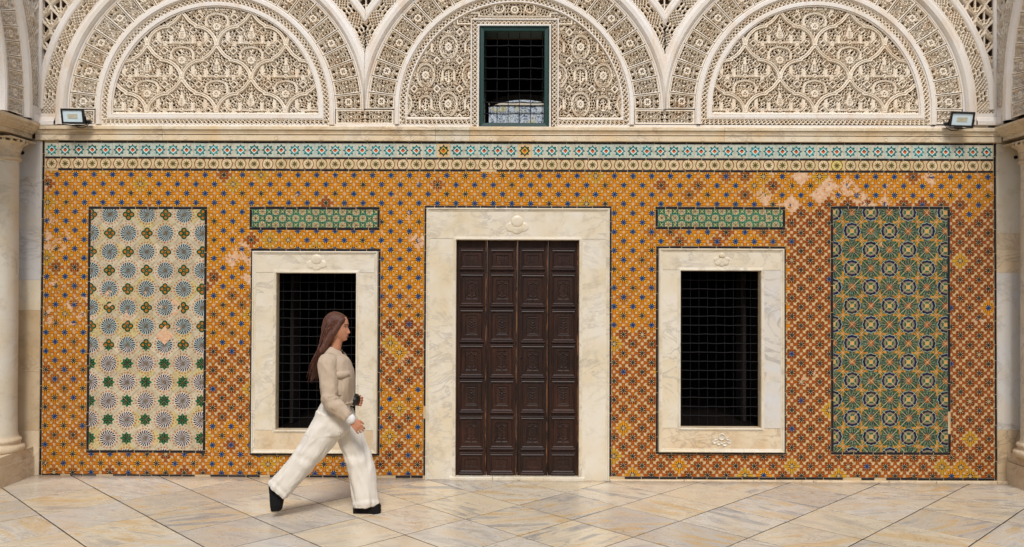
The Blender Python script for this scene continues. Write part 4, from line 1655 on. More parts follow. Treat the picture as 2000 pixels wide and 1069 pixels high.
def ogee(u, v):
    """scale pattern of pointed cells holding palmettes"""
    W, Hh = 17.5, 24.0
    dn = np.full(u.shape, 1e9)
    row = np.floor(v / Hh)
    h = np.zeros(u.shape)
    for k in (0, 1):
        rr = row - k
        off = np.mod(rr, 2) * W
        uu = np.abs(np.mod(u - off + W, 2 * W) - W)
        t = np.clip((v - rr * Hh) / Hh, 0, 2)
        tt = np.where(t < 1, t, 2 - t)
        wd = W * (tt * tt * (3 - 2 * tt))
        dn = np.minimum(dn, np.abs(uu - wd) * 0.75)
        inside = uu < wd
        vv = v - rr * Hh
        r = np.hypot(uu, 40 - vv); th = np.arctan2(uu, 40 - vv)
        leaf = np.abs(np.sin(5.5 * th)) * r * 0.19
        hl = 0.75 * sstep(1.7, 0.7, leaf) * (r > 5) + 0.75 * sstep(6.5, 5.0, r)
        hl = np.maximum(hl, 0.6 * sstep(1.2, 0.5, np.abs(r - 15)))
        h = np.where(inside, hl, h)
    return np.clip(over(h, dn, 1.9, 1.0, 0.8, 0.25), 0, 1)


PXM = (wp(1592.5, 214)[0] - wp(421.0, 214)[0]) / 1171.5        # metres per photograph pixel at the height of the arches
PIERCE = 0.30
ARCH = [(421.0, 'left'), (1004.5, 'middle'), (1592.5, 'right')]
VC = 214.0
STEP = 0.8
ZTOP = 6.6
stucco = wall_mesh(-5.6, 5.7, Z_COR_B + 0.022, ZTOP, [UO], 0.14, 0.45).build('carved_plaster_wall', M['pit_shade'])
tag(stucco, 'upper court wall of carved cream plaster with arches above the tiles', 'wall')

side_me = mid_me = None
vous_me = [None, None]


def polar_hf(name, r0, r1, a0, a1, fun, depth, y0=0.0, step=STEP, keepf=None):
    """r in photograph pixels, angle from +x towards up; origin at the arch centre"""
    nr = max(4, int((r1 - r0) / step) + 1)
    na = max(4, int((a1 - a0) * (r0 + r1) / 2 / step) + 1)
    r, a = np.meshgrid(np.linspace(r0, r1, nr), np.linspace(a0, a1, na), indexing='ij')
    H = fun(r, a)
    X, Z = r * np.cos(a) * PXM, r * np.sin(a) * PXM
    keep = keepf(r * np.cos(a), r * np.sin(a)) if keepf is not None else None
    return hf_mesh(name, X, Z, H, y0, depth, keep, PIERCE)


def u_path(o, base, vbot, closed, n=150):
    """arch with short legs (and, closed, the bottom line); u right, v down, offset o outward"""
    r = base + o
    pts = [(r, vbot + (o if closed else 0))]
    al = np.linspace(0, math.pi, n)
    pts += [(r * math.cos(t), -r * math.sin(t)) for t in al]
    pts.append((-r, vbot + (o if closed else 0)))
    if closed:
        x0 = -r
        pts += [(x0 + (2 * r) * k / 80, vbot + o) for k in range(1, 81)]
    return np.array(pts)


def sweep_arch(name, base, vbot, prof, closed, parent, loc, mat, ulim=None, xskip=None):
    mb = MB()
    rows = []
    for o, y in prof:
        P = u_path(o, base, vbot, closed)
        if ulim: P[:, 0] = np.clip(P[:, 0], ulim[0], ulim[1])
        rows.append([(p[0] * PXM, y, -p[1] * PXM) for p in P])
    if xskip:
        n = len(rows[0])
        keep = [not (closed and j > 152 and abs(rows[0][j][0]) < xskip * PXM) for j in range(n)]
        # two runs: before and after the gap
        idx = [j for j in range(n) if keep[j]]
        runs, cur = [], [idx[0]]
        for j in idx[1:]:
            if j == cur[-1] + 1: cur.append(j)
            else: runs.append(cur); cur = [j]
        runs.append(cur)
        for run in runs:
            if len(run) > 1: mb.grid([[r_[j] for j in run] for r_ in rows], smooth=True)
    else:
        mb.grid(rows, smooth=True)
    o = mb.build(name, mat, parent)
    o.location = loc
    # keep the profile crisp, the run smooth
    return o


def strip_on_path(name, base, vbot, o0, o1, fun, depth, y0, parent, loc, mat, xskip=None):
    oc = (o0 + o1) / 2
    P0 = u_path(oc, base, vbot, True, 150)
    seg = np.hypot(*np.diff(P0, axis=0).T)
    s0 = np.concatenate([[0], np.cumsum(seg)])
    ns = int(s0[-1] / STEP)
    s = np.linspace(0, s0[-1], ns)
    os_ = np.linspace(o0, o1, max(5, int((o1 - o0) / STEP) + 1))
    X, Z, Hs = [], [], []
    for o in os_:
        P = u_path(o, base, vbot, True, 150)
        X.append(np.interp(s, s0, P[:, 0])); Z.append(-np.interp(s, s0, P[:, 1]))
    X, Z = np.array(X) * PXM, np.array(Z) * PXM
    S_, C_ = np.meshgrid(s, os_ - oc)
    H = fun(S_, C_)
    keep = None
    if xskip: keep = ~((np.abs(X) < xskip * PXM) & (Z < 0))
    # the winding of a strip turns with the path: two sided shading makes that harmless
    n, m = X.shape
    V = np.stack([X, y0 + (1 - H) * depth, Z], -1).reshape(-1, 3)
    idx = np.arange(n * m).reshape(n, m)
    Q = np.stack([idx[:-1, :-1], idx[:-1, 1:], idx[1:, 1:], idx[1:, :-1]], -1).reshape(-1, 4)
    k = np.maximum(np.maximum(H[:-1, :-1], H[:-1, 1:]), np.maximum(H[1:, 1:], H[1:, :-1])) > PIERCE
    if keep is not None:
        k &= keep[:-1, :-1] & keep[1:, :-1] & keep[1:, 1:] & keep[:-1, 1:]
    Q = Q[k.reshape(-1)]
    o = link(name, mesh_np(name, V, Q), mat, parent)
    o.location = loc
    return o


def crisp(o, ang=35):
    o.data.polygons.foreach_set('use_smooth', [False] * len(o.data.polygons))


VANG = math.pi / 27
for ai, (cxp, nm) in enumerate(ARCH):
    X0, Z0 = wp(cxp, VC)
    root = empty('carved_plaster_arch', (X0, 0, Z0))
    lab = {'left': 'carved plaster arch at the left, over the starburst tiles', 'middle': 'carved plaster arch pierced by the green framed window',
           'right': 'carved plaster arch at the right, over the medallion tiles'}[nm]
    tag(root, lab, 'arch', 'carved plaster arches of the upper wall')
    L = (0, 0, 0)
    lim = ((-344.0, 291.95), (-291.95, 294.2), (-294.2, 349.0))[ai]
    # tympanum
    if nm != 'middle':
        if side_me is None:
            u, v = np.meshgrid(np.arange(-202, 202.1, STEP), np.arange(-202, 9.3, STEP), indexing='ij')
            keep = (np.hypot(u, np.minimum(v, 0)) < 202.4)
            side_me = hf_mesh('tympanum', u * PXM, -v * PXM, tymp_side(u, v), 0.004, 0.036, keep, PIERCE)
            side_me.materials.append(M['stucco'])
        link('tympanum', side_me, None, root)
        base, vb = 201.0, 8.5
        A = [(0.0, 0.01), (0.0, -0.002), (1.2, -0.006), (2.4, -0.002), (2.8, -0.012), (8.6, -0.012), (9.4, -0.006), (10.8, -0.008), (11.2, 0.02)]
        lat = (11.2, 21.4)
        B = [(21.2, 0.03), (21.4, -0.008), (23.0, -0.012), (24.0, -0.022), (30.5, -0.022), (31.5, -0.012), (33.2, -0.010), (33.6, 0.03)]
        xs = None
    else:
        u, v = np.meshgrid(np.arange(-211, 211.1, STEP), np.arange(-211, 19.0, STEP), indexing='ij')
        keep = (np.hypot(u, np.minimum(v, 0)) < 211.6) & ~((np.abs(u) < 84) & (v > -176))
        me = hf_mesh('tympanum', u * PXM, -v * PXM, tymp_mid(u, v), 0.004, 0.036, keep, PIERCE)
        link('tympanum', me, M['stucco'], root)
        base, vb = 211.0, 18.0
        A = [(-0.6, 0.012), (-0.4, -0.006), (2.0, -0.006), (2.4, 0.02)]
        lat = (2.2, 12.6)
        B = [(12.4, 0.03), (12.6, -0.008), (14.0, -0.012), (15.0, -0.024), (21.0, -0.024), (22.0, -0.012), (23.2, -0.010), (23.6, 0.03)]
        xs = 85.0
    crisp(sweep_arch('inner_moulding', base, vb, A, True, root, L, M['mould'], xskip=xs))
    strip_on_path('lattice_strip', base, vb, lat[0], lat[1], lambda s, cc: lattice_strip(s, cc), 0.022, -0.004, root, L, M['stucco'], xskip=xs)
    crisp(sweep_arch('rib_moulding', base, 30.0, B, False, root, L, M['mould']))
    # voussoirs
    for k in range(27):
        kind = k % 2
        if vous_me[kind] is None:
            gp = 0.0030
            vous_me[kind] = polar_hf('voussoir', 235.0, 286.0, -VANG / 2 + gp, VANG / 2 - gp,
                                     lambda r, a, kind=kind: vous(r - 260.5, a * r, kind, 25.5, 0.1134 / 2 * 260.5 * (r / 260.5)), 0.042, -0.004, 0.75)
            vous_me[kind].materials.append(M['stucco'])
        o = link('voussoir', vous_me[kind], None, root)
        o.rotation_euler = (0, -(k + 0.5) * VANG, 0)
    # big plain rib, latticed band, ridge
    C = [(286.2, 0.03), (286.6, -0.006), (289.0, -0.010), (290.0, -0.002), (291.5, -0.020), (295.0, -0.040), (302.0, -0.046), (307.5, -0.036), (309.0, -0.022), (310.5, -0.026), (312.2, -0.020), (312.6, 0.03)]
    rib = sweep_arch('main_rib', 0.0, 0.0, C, False, root, L, M['mould'], ulim=lim)
    crisp(rib)
    if ai != 1:            # the outer springings run straight down to the cornice
        mb = MB()
        sg = -1 if ai == 0 else 1
        mb.grid([[(sg * r * PXM, y, -v * PXM) for v in (0.0, 31.0)] for r, y in C], smooth=False)
        mb.build('rib_foot', M['mould'], root)
    me = polar_hf('lattice_band', 312.6, 337.6, 0.0, math.pi, lambda r, a: lattice_wide(a * 325.0 + 7, r - 325.1), 0.034, -0.004, 0.85,
                  lambda u, w: (u > lim[0] - 0.2) & (u < lim[1] + 0.2))
    link('lattice_band', me, M['stucco'], root)
    D = [(337.4, 0.03), (337.8, -0.010), (340.5, -0.018), (344.0, -0.018), (345.0, -0.006), (348.0, -0.010), (351.5, -0.006), (352.0, 0.03)]
    crisp(sweep_arch('ridge_moulding', 0.0, 0.0, D, False, root, L, M['mould'], ulim=lim))


def cart_hf(name, px0, px1, py0, py1, fun, depth, y0, parent, keepf=None, step=STEP, loc=True):
    """panel by photograph pixels; fun and keepf take pixel coordinates"""
    x, y = np.meshgrid(np.arange(px0, px1 + 0.01, step), np.arange(py0, py1 + 0.01, step), indexing='ij')
    xc, zc = wp((px0 + px1) / 2, VC)[0], wp((px0 + px1) / 2, VC)[1]
    X = (x - (px0 + px1) / 2) * PXM
    Z = -(y - VC) * PXM
    me = hf_mesh(name, X, Z, fun(x, y), y0, depth, keepf(x, y) if keepf else None, PIERCE)
    o = link(name, me, M['stucco'], parent)
    o.location = (xc, 0, zc)
    return o


# panels shared by neighbouring arches at the springing
def foot_panel(cx, half):
    def f(x, y):
        a = np.abs(x - cx); b = y - 228.5
        if half > 40:
            a2 = np.where(a > 27, a - 27, 27 - a)
        else: a2 = a
        h = vous(a2, b, 1, 999, 999)
        rim = np.maximum(sstep(half - 3.0, half - 2.4, a), sstep(10.4, 11.0, np.abs(b)))
        return np.clip(np.maximum(h * (1 - rim), rim), 0, 1)
    return f


for cx, half in ((712.7, 56.0), (1298.5, 57.5), (160.5, 24.5), (1852.5, 25.0)):
    cart_hf('springer_panel', cx - half - 0.5, cx + half + 0.5, 215.0, 243.2, foot_panel(cx, half), 0.034, -0.004, stucco)

# spandrels
def away(x, y, rr=351.0):
    k = np.ones(x.shape, bool)
    for cxp, _ in ARCH: k &= np.hypot(x - cxp, y - VC) > rr
    return k


for cx, w in ((712.7, 76), (1298.5, 76)):
    cart_hf('spandrel', cx - w, cx + w, -62, 40, lambda x, y, cx=cx: ogee(x - cx, y - 30), 0.04, 0.0, stucco, away)
cart_hf('spandrel', 76.5, 330, -62, 146, lambda x, y: ogee(x - 96, y - 12), 0.04, 0.0, stucco, away)
cart_hf('spandrel', 1690, 1944.5, -62, 146, lambda x, y: ogee(x - 1925, y - 12), 0.04, 0.0, stucco, away)
# low corner fillers of lattice beside the outer arches, and the moulded foot below them
for a, b in ((76.5, 110), (1904, 1944.5)):
    cart_hf('lattice_foot', a, b, 200, 222, lambda x, y, a=a: lattice_wide((x - a) * 0.4, (y - 211) * 1.09) if False else np.maximum(sstep(1.5, 2.4, np.maximum(np.abs(np.mod((x + y) / 6.4, 1) - 0.5), np.abs(np.mod((x - y) / 6.4, 1) - 0.5)) * 6.4), sstep(9.6, 10.4, np.abs(y - 211))), 0.034, -0.002, stucco,
            lambda x, y: (np.hypot(x - 421, y - VC) > 312) & (np.hypot(x - 1592.5, y - VC) > 312))
    xa, xb = wp(a, 233)[0], wp(b + 24 if a > 500 else b, 233)[0]
    if a > 500: xb = wp(b, 233)[0]
    mb = MB()
    z1_, z0_ = wp((a + b) / 2, 221)[1], wp((a + b) / 2, 246)[1]
    hh = z1_ - z0_
    pr = [(0, 0.04), (0, -0.05), (0.3, -0.05), (0.34, -0.04), (0.6, -0.026), (0.66, -0.016), (0.95, -0.014), (1.0, 0.04)]
    mb.grid([[(x, y, z0_ + t * hh) for t, y in pr] for x in (xa, xb)], smooth=False)
    mb.build('foot_moulding', M['mould'], stucco)
for bx, by in ((76.0, 225), (1945.5, 228)):
    X_, Z_ = wp(bx, by)
    mb = MB(); mb.tube([(X_, 0.006, Z_), (X_, 0.006, Z_ + 0.8), (X_, 0.006, ZTOP)], 0.026, 8)
    mb.build('corner_bead', M['mould'], stucco)
# quiet fill of plaster between the foot panels and the cornice
mb = MB()
for a, b in ((184, 236 - 0), ):
    pass
zc0, zc1 = Z_COR_T - 0.03, wp(1000, 243.5)[1]
mb.box(-4.65, UO[0] - 0.06, -0.004, 0.1395, zc0, zc1, 0.002)
mb.box(UO[1] + 0.06, 4.72, -0.004, 0.1395, zc0, zc1, 0.002)
mb.build('bottom_fillet', M['mould'], stucco)

# ------------------------------------------------------------------ upper window with the green frame
win = empty('green_window')
tag(win, 'tall barred window in a dark green wooden frame above the door', 'window')
fw = 9.6 / K
mb = MB()
ring(mb, UO[0] + fw, UO[1] - fw, UO[2] + fw * 0.8, UO[3] - fw, [(0.0, 0.25), (0.0, 0.0), (0.004, -0.008), (fw - 0.012, -0.012), (fw - 0.006, -0.024), (fw, -0.024), (fw, 0.05)][::-1])
mb.build('frame', M['greenpaint'], win)
inner = (UO[0] + fw, UO[1] - fw, UO[2] + fw * 0.8, UO[3] - fw)
xs = [wp(p, 150)[0] for p in (948.5, 970.7, 992.6, 1014.6, 1037, 1059.5)]
zs = [wp(1004, p)[1] for p in (87, 108.8, 131, 152.6, 176, 198.5, 220.5)]
grille(win, inner, xs, zs, 0.06, 0.006)
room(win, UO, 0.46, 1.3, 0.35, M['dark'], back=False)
mb = MB()      # back of the chamber with a shallow arched opening
xa, xb = UO[0] - 0.5, UO[1] + 0.5
oy = 1.3
zc_ = wp(1022, 184, oy)[1]
xc_ = wp(1022, 184, oy)[0]
xl, xr = wp(955, 205, oy)[0], wp(1090, 205, oy)[0]
zs_ = wp(955, 200, oy)[1]
N = 20
for k in range(N):
    t0, t1 = k / N, (k + 1) / N
    f = lambda t: zs_ + (zc_ - zs_) * math.sin(math.pi * t) ** 0.7 if 0 < t < 1 else zs_
    x0_, x1_ = xl + (xr - xl) * t0, xl + (xr - xl) * t1
    mb.face([(x0_, oy, f(t0)), (x1_, oy, f(t1)), (x1_, oy, UO[3] + 0.6), (x0_, oy, UO[3] + 0.6)])
    mb.face([(x0_, oy, f(t0)), (x0_, oy + 0.3, f(t0)), (x1_, oy + 0.3, f(t1)), (x1_, oy, f(t1))])
mb.face([(xa, oy, UO[2] - 0.5), (xl, oy, UO[2] - 0.5), (xl, oy, UO[3] + 0.6), (xa, oy, UO[3] + 0.6)])
mb.face([(xr, oy, UO[2] - 0.5), (xb, oy, UO[2] - 0.5), (xb, oy, UO[3] + 0.6), (xr, oy, UO[3] + 0.6)])
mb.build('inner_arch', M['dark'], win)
# plaster lattice frame round it
for nm_, (a, b, cc, d), vert in (('l', (922.6, 932.4, 40.5, 247), True), ('r', (1078.0, 1087.8, 40.5, 247), True), ('t', (933.2, 1077.2, 40.5, 48.6), False)):
    cart_hf('lattice_strip', a, b, cc, d, (lambda x, y, a=a, b=b: lattice_strip(y, x - (a + b) / 2, 4.9, 8.2)) if vert else
            (lambda x, y, cc=cc, d=d: lattice_strip(x, y - (cc + d) / 2, 4.05, 8.2)), 0.022, -0.004, win)
mb = MB()
fx0, fx1, fz0, fz1 = rect(936, 52, 1072.5, 248)
ring(mb, fx0, fx1, Z_COR_T - 0.03, fz1, [(0.0, 0.02), (0.001, -0.012), (0.012, -0.014), (0.016, -0.009), (0.0195, -0.009), (0.0205, 0.03)])
mb.build('plaster_fillet', M['mould'], win)
mb = MB()
gx0, gx1, gz0, gz1 = rect(922.0, 40, 1088.4, 248)
ring(mb, gx0, gx1, Z_COR_T - 0.03, gz1, [(0.0, 0.03), (0.0, -0.008), (0.004, -0.012), (0.012, -0.012), (0.016, -0.006), (0.0165, 0.03)])
mb.build('plaster_fillet', M['mould'], win)

# a second, open court behind: its blue and white tiled wall catches daylight
iy = 3.6
back = empty('inner_tiled_wall')
tag(back, 'pale blue and white tiled wall glimpsed through the upper window', 'wall')
bz = [wp(1010, p, iy)[1] for p in (160, 204, 219.5, 262)]
bx0_, bx1_ = wp(900, 210, iy)[0], wp(1110, 210, iy)[0]
for r_i in range(3):
    nT = 13 if r_i != 1 else 10
    w_ = (bx1_ - bx0_) / nT
    for k in range(nT):
        mb = MB()
        mb.box(bx0_ + k * w_ + 0.002, bx0_ + (k + 1) * w_ - 0.002, iy + rt.uniform(-0.002, 0.002), iy + 0.03, bz[r_i + 1] + 0.003, bz[r_i] - 0.003, 0.002)
        link('blue_white_tile', mb.mesh('blue_white_tile'), M['inner'], back)
mb = MB(); mb.box(-3, 3, iy + 0.03, iy + 0.3, -0.2, bz[0] - 0.001); mb.build('wall_core', M['wall'], back)
mb = MB(); mb.box(-3, 3, iy - 0.02, iy + 0.03, bz[1] - 0.018, bz[1] + 0.018, 0.004); mb.build('ledge', M['marble'], back)
# ------------------------------------------------------------------ arcades along both sides of the court
ZC_W = wp(1000, VC)[1]
XSL, XSR = wp(76.0, 200)[0], wp(1945.5, 205)[0]
RS = 2.75                                              # outer radius of the latticed band of a side arch
sv_me = [None, None]


def side_arcade(side):
    left = side == 'left'
    sg = 1 if left else -1                             # local +x runs into the wall on the left, out of it on the right
    root = empty('side_arcade', (XSL if left else XSR, 0, ZC_W))
    root.rotation_euler = (0, 0, math.pi / 2 if left else -math.pi / 2)
    tag(root, 'carved plaster arcade springing from the ' + side + ' corner column along the side of the court', 'arcade', 'arcades along the sides of the court')
    cx = -RS * sg
    loc = (cx, 0, 0)
    rp = RS * K
    A0, A1 = (0.0, R(75)) if left else (R(105), math.pi)
    def arc(name, prof, mat):
        mb = MB()
        n = 60
        al = np.linspace(A0, A1, n)
        rows = []
        for r, y in prof:
            row = [(r * math.cos(t), y, r * math.sin(t)) for t in al]
            foot = (r if left else -r, y, -0.14)
            row = [foot] + row if left else row + [foot]
            rows.append(row)
        mb.grid(rows, smooth=False)
        o = mb.build(name, mat, root)
        o.location = loc
    q = PXM
    rb = RS - 0.008
    me = polar_hf('lattice_band', (rb - 0.118) * K, rb * K, A0, A1, lambda r, a: lattice_wide(a * (rb - 0.06) * K, (r - (rb - 0.059) * K) * 1.06), 0.034, -0.004, 0.95)
    o = link('lattice_band', me, M['stucco'], root); o.location = loc
    r0 = rb - 0.118
    arc('main_rib', [(r0 + 0.001, 0.03), (r0, -0.012), (r0 - 0.012, -0.018), (r0 - 0.02, -0.01), (r0 - 0.03, -0.03), (r0 - 0.06, -0.046), (r0 - 0.1, -0.042),
                     (r0 - 0.12, -0.024), (r0 - 0.13, -0.018), (r0 - 0.131, 0.03)], M['mould'])
    r1 = r0 - 0.132
    vang = 0.136 / (r1 - 0.13)
    for k in range(17):
        kind = k % 2
        if sv_me[kind] is None:
            gp = 0.0012
            rc_ = (r1 - 0.13) * K
            sv_me[kind] = polar_hf('voussoir', (r1 - 0.258) * K, (r1 - 0.002) * K, -vang / 2 + gp, vang / 2 - gp,
                                   lambda r, a, kind=kind: vous(r - rc_, a * r, kind, 25.2, 0.066 * K), 0.034, -0.004, 0.85)
            sv_me[kind].materials.append(M['stucco'])
        o = link('voussoir', sv_me[kind], None, root)
        o.location = loc
        t = (k + 0.5) * vang
        o.rotation_euler = (0, -t if left else -(math.pi - t), 0)
    # one more panel under the springing
    r2 = r1 - 0.26
    arc('inner_rib', [(r2 + 0.001, 0.03), (r2, -0.012), (r2 - 0.01, -0.024), (r2 - 0.04, -0.03), (r2 - 0.055, -0.02), (r2 - 0.06, 0.0), (r2 - 0.062, 0.42)], M['mould'])
    # panel below the first voussoir
    x, y = np.meshgrid(np.arange(-25.0, 25.1, 0.85), np.arange(-12.6, 12.7, 0.85), indexing='ij')
    me = hf_mesh('springer_panel', x * q, -y * q, vous(x, y, 1, 25.2, 12.6), -0.004, 0.034, None, PIERCE)
    o = link('springer_panel', me, M['stucco'], root)
    o.location = (cx + sg * (r1 - 0.13), 0, -0.066)
    # plaster slab with the arch cut out
    mb = MB()
    n = 48
    top = ZTOP - ZC_W
    ri = r2 - 0.03
    pts = [(ri * math.cos(math.pi * k / n), ri * math.sin(math.pi * k / n)) for k in range(n + 1)]
    yb = 0.14
    for (xa, za), (xb, zb) in zip(pts[:-1], pts[1:]):
        mb.face([(xb, yb, zb), (xa, yb, za), (xa, yb, top), (xb, yb, top)])
        mb.face([(xb, yb, zb), (xb, 0.45, zb), (xa, 0.45, za), (xa, yb, za)])
        mb.face([(xb, 0.45, zb), (xb, 0.45, top), (xa, 0.45, top), (xa, 0.45, za)])
        mb.face([(xb, yb, top), (xa, yb, top), (xa, 0.45, top), (xb, 0.45, top)])
    for a, b in ((ri, RS + 0.02 if left else RS + 6), (-RS - (6 if left else 0.02), -ri)):
        mb.box(a, b, yb, 0.45, -0.13, top)
    o = mb.build('arcade_wall', M['pit_shade'], root); o.location = loc
    # spandrel beside the corner
    pxc = 60
    xx, yy = np.meshgrid(np.arange(0, 150, 0.95), np.arange(-62, VC - 10, 0.95), indexing='ij')
    X = -xx * q * sg
    Zv = -(yy - VC) * q
    keep = np.hypot(X - cx, Zv) > RS - 0.006
    o = link('spandrel', hf_mesh('spandrel', X, Zv, ogee(xx - 4, yy - 12), -0.002, 0.036, keep, PIERCE), M['stucco'], root)
    mb = MB()
    a_, b_ = sorted((0.0, -sg * 0.135))
    mb.box(a_, b_, -0.008, 0.1395, -0.16, 0.012, 0.006)
    mb.box(a_, b_, -0.026, 0.1, -0.16, -0.07, 0.012)
    mb.build('foot_block', M['mould'], root)
    # impost block the arch stands on
    zt, zb = (wp(76, 243)[1], wp(66, 273)[1]) if left else (wp(1950, 251)[1], wp(1963, 277)[1])
    H = zt - zb
    prof = [(0.0, 0.46), (0.0, 0.045), (0.30, 0.045), (0.31, 0.03), (0.38, 0.026), (0.46, 0.008), (0.56, -0.004), (0.58, -0.012), (0.70, -0.018), (0.78, -0.036), (0.82, -0.044), (1.0, -0.046), (1.0, 0.46)]
    mb = MB()
    rows = []
    for e, shrink in ((0.03, 0), (1.15, 0)):
        rows.append([(-e * sg - (0 if e > 1 else sg * -0.0), y, zb - ZC_W + t * H) for t, y in prof])
    mb.grid(rows, smooth=False)
    mb.face(rows[0]); mb.face(rows[1][::-1])
    mb.build('impost', M['marble_warm'], root)
    return root


for s_ in ('left', 'right'):
    side_arcade(s_)
# cornice return of the wall moulding behind the imposts
CT = 0.235


def corner_column(side):
    left = side == 'left'
    edge = wp(31.5, 600, -CT)[0] if left else wp(1997.5, 600, -CT)[0]
    rs_ = 0.155
    cx = edge - rs_ if left else edge + rs_
    root = empty('corner_column', (cx, -CT, 0))
    tag(root, 'marble column with a carved capital standing in the ' + side + ' corner of the court', 'column', 'columns in the corners of the court')
    z_pl = wp(50, 882, -CT)[1] if left else wp(1985, 893, -CT)[1]
    z_plm = z_pl - 0.085
    fx = (wp(62.0, 915, -0.05)[0] if left else wp(1971, 925, -0.05)[0]) - cx
    mb = MB()
    x0, x1 = (-0.42, fx) if left else (fx, 0.42)
    mb.box(x0 + 0.012, x1 - 0.012, -0.42, CT - 0.012, z_plm, z_pl, 0.008)
    mb.box(x0, x1, -0.5, CT - 0.008, -0.2, z_plm - 0.002, 0.008)
    mb.build('plinth', M['marble_warm'], root)
    mb = MB()
    z = z_pl
    mb.lathe([(0.21, z), (0.222, z + 0.01), (0.226, z + 0.03), (0.22, z + 0.05), (0.205, z + 0.06), (0.19, z + 0.066), (0.184, z + 0.08), (0.19, z + 0.092),
              (0.196, z + 0.1), (0.194, z + 0.118), (0.182, z + 0.128), (0.172, z + 0.134), (0.166, z + 0.15)], 0, 0)
    mb.build('base', M['marble_warm'], root)
    z_as = wp(34, 311, -CT)[1] if left else wp(1994, 317, -CT)[1]
    z_im = wp(34, 272, -CT)[1] if left else wp(1975, 277, -CT)[1]
    mb = MB()
    mb.lathe([(0.166, z_pl + 0.149), (rs_ + 0.004, z_pl + 0.18), (rs_, z_pl + 0.4), (rs_ - 0.002, 1.8), (rs_ - 0.008, z_as - 0.03), (rs_ - 0.004, z_as - 0.02)], 0, 0, 36)
    mb.build('shaft', M['marble'], root)
    mb = MB()
    h = z_im - z_as
    mb.lathe([(rs_ - 0.005, z_as - 0.02), (rs_ + 0.012, z_as - 0.012), (rs_ + 0.016, z_as), (rs_ + 0.01, z_as + 0.014), (rs_ - 0.004, z_as + 0.02)], 0, 0)
    rows = []
    n = 48
    for t in np.linspace(0, 1, 12):
        rr = rs_ - 0.004 + 0.015 * t + 0.038 * t ** 4
        rows.append([((rr + 0.008 * math.sin(t * 9) * math.cos(8 * 2 * math.pi * k / n)) * math.cos(2 * math.pi * k / n),
                      (rr + 0.008 * math.sin(t * 9) * math.cos(8 * 2 * math.pi * k / n)) * math.sin(2 * math.pi * k / n), z_as + 0.018 + (h - 0.05) * t) for k in range(n)])
    mb.grid(rows, closed_u=True)
    for k in range(20):   # beads under the abacus
        a = 2 * math.pi * k / 20
        px_, py_ = (rs_ + 0.05) * math.cos(a), (rs_ + 0.05) * math.sin(a)
        mb.lathe([(0.004, z_im - 0.04), (0.015, z_im - 0.034), (0.018, z_im - 0.022), (0.014, z_im - 0.01), (0.004, z_im - 0.006)], px_, py_, 6)
    mb.box(-rs_ - 0.06, rs_ + 0.06, -rs_ - 0.06, rs_ + 0.06, z_im - 0.014, z_im - 0.001, 0.003)
    mb.build('capital', M['marble_warm'], root)


for s_ in ('left', 'right'):
    corner_column(s_)


# ------------------------------------------------------------------ floodlights on the cornice
def floodlight(px, py, yaw, roll, pitch, label, cable):
    yb = -0.17
    X, Z = wp(px, py, yb)
    root = empty('floodlight', (X, yb, Z))
    root.rotation_euler = (pitch, roll, yaw)
    tag(root, label, 'floodlight', 'floodlights on the cornice')
    w, h = 0.104, 0.070
    mb = MB()
    ring(mb, -w + 0.016, w - 0.016, -h + 0.015, h - 0.015, [(0.0, 0.006), (0.0, -0.012), (0.003, -0.016), (0.014, -0.016), (0.018, -0.008), (0.018, 0.018), (0.004, 0.03), (-0.03, 0.036)][::-1])
    mb.box(-w + 0.045, w - 0.045, 0.03, 0.05, -h + 0.04, h - 0.04, 0.0)
    for k in range(7):
        x = -0.06 + k * 0.02
        mb.box(x - 0.002, x + 0.002, 0.03, 0.06, -h + 0.02, h - 0.02)
    mb.build('housing', M['housing'], root)
    mb = MB(); mb.box(-w + 0.0162, w - 0.0162, -0.009, 0.004, -h + 0.0152, h - 0.0152, 0.001)
    mb.build('lens', M['lens'], root)
    mb = MB(); mb.box(-0.045, 0.045, -0.0115, -0.0095, -0.022, 0.022, 0.0005)
    mb.build('led_board', M['led'], root)
    mb = MB()
    mb.tube([(-w - 0.006, 0.012, 0), (-w - 0.006, 0.03, -h - 0.012), (-0.03, 0.06, -h - 0.022), (0.03, 0.06, -h - 0.022), (w + 0.006, 0.03, -h - 0.012), (w + 0.006, 0.012, 0)], 0.006, 6)
    mb.box(-0.035, 0.035, 0.05, 0.17, -h - 0.03, -h - 0.018, 0.002)
    mb.build('bracket', M['housing'], root)
    mb = MB()
    sx = 1 if not cable else -1
    mb.box(sx * (w + 0.022) - 0.022, sx * (w + 0.022) + 0.022, 0.02, 0.06, -h + 0.0, -h + 0.032, 0.003)
    mb.tube([(sx * (w + 0.03), 0.03, -h + 0.01), (sx * (w + 0.015), 0.02, -h - 0.02), (sx * (w - 0.03), 0.02, -h - 0.044), (sx * (w - 0.08), 0.03, -h - 0.04), (sx * (w - 0.11), 0.05, -h - 0.022)], 0.0042, 6)
    mb.build('cable', M['housing'], root)


floodlight(142.3, 227.3, R(8), R(-1), R(14), 'small black floodlight on the cornice beside the left column', False)
floodlight(1879, 233.5, R(-16), R(5), R(18), 'small black floodlight with a looped cable on the cornice beside the right column', True)

# ------------------------------------------------------------------ unseen court walls behind the camera, added to block low sky
for x0, x1, y0, y1 in ((-7.0, 7.0, -14.0, -13.6), (-7.0, -6.6, -13.59, -6.3), (6.6, 7.0, -13.59, -6.3)):
    mb = MB()
    mb.box(x0, x1, y0, y1, -0.3, 7.4)
    tag(mb.build('unseen_court_wall', M['wall']), kind='structure')
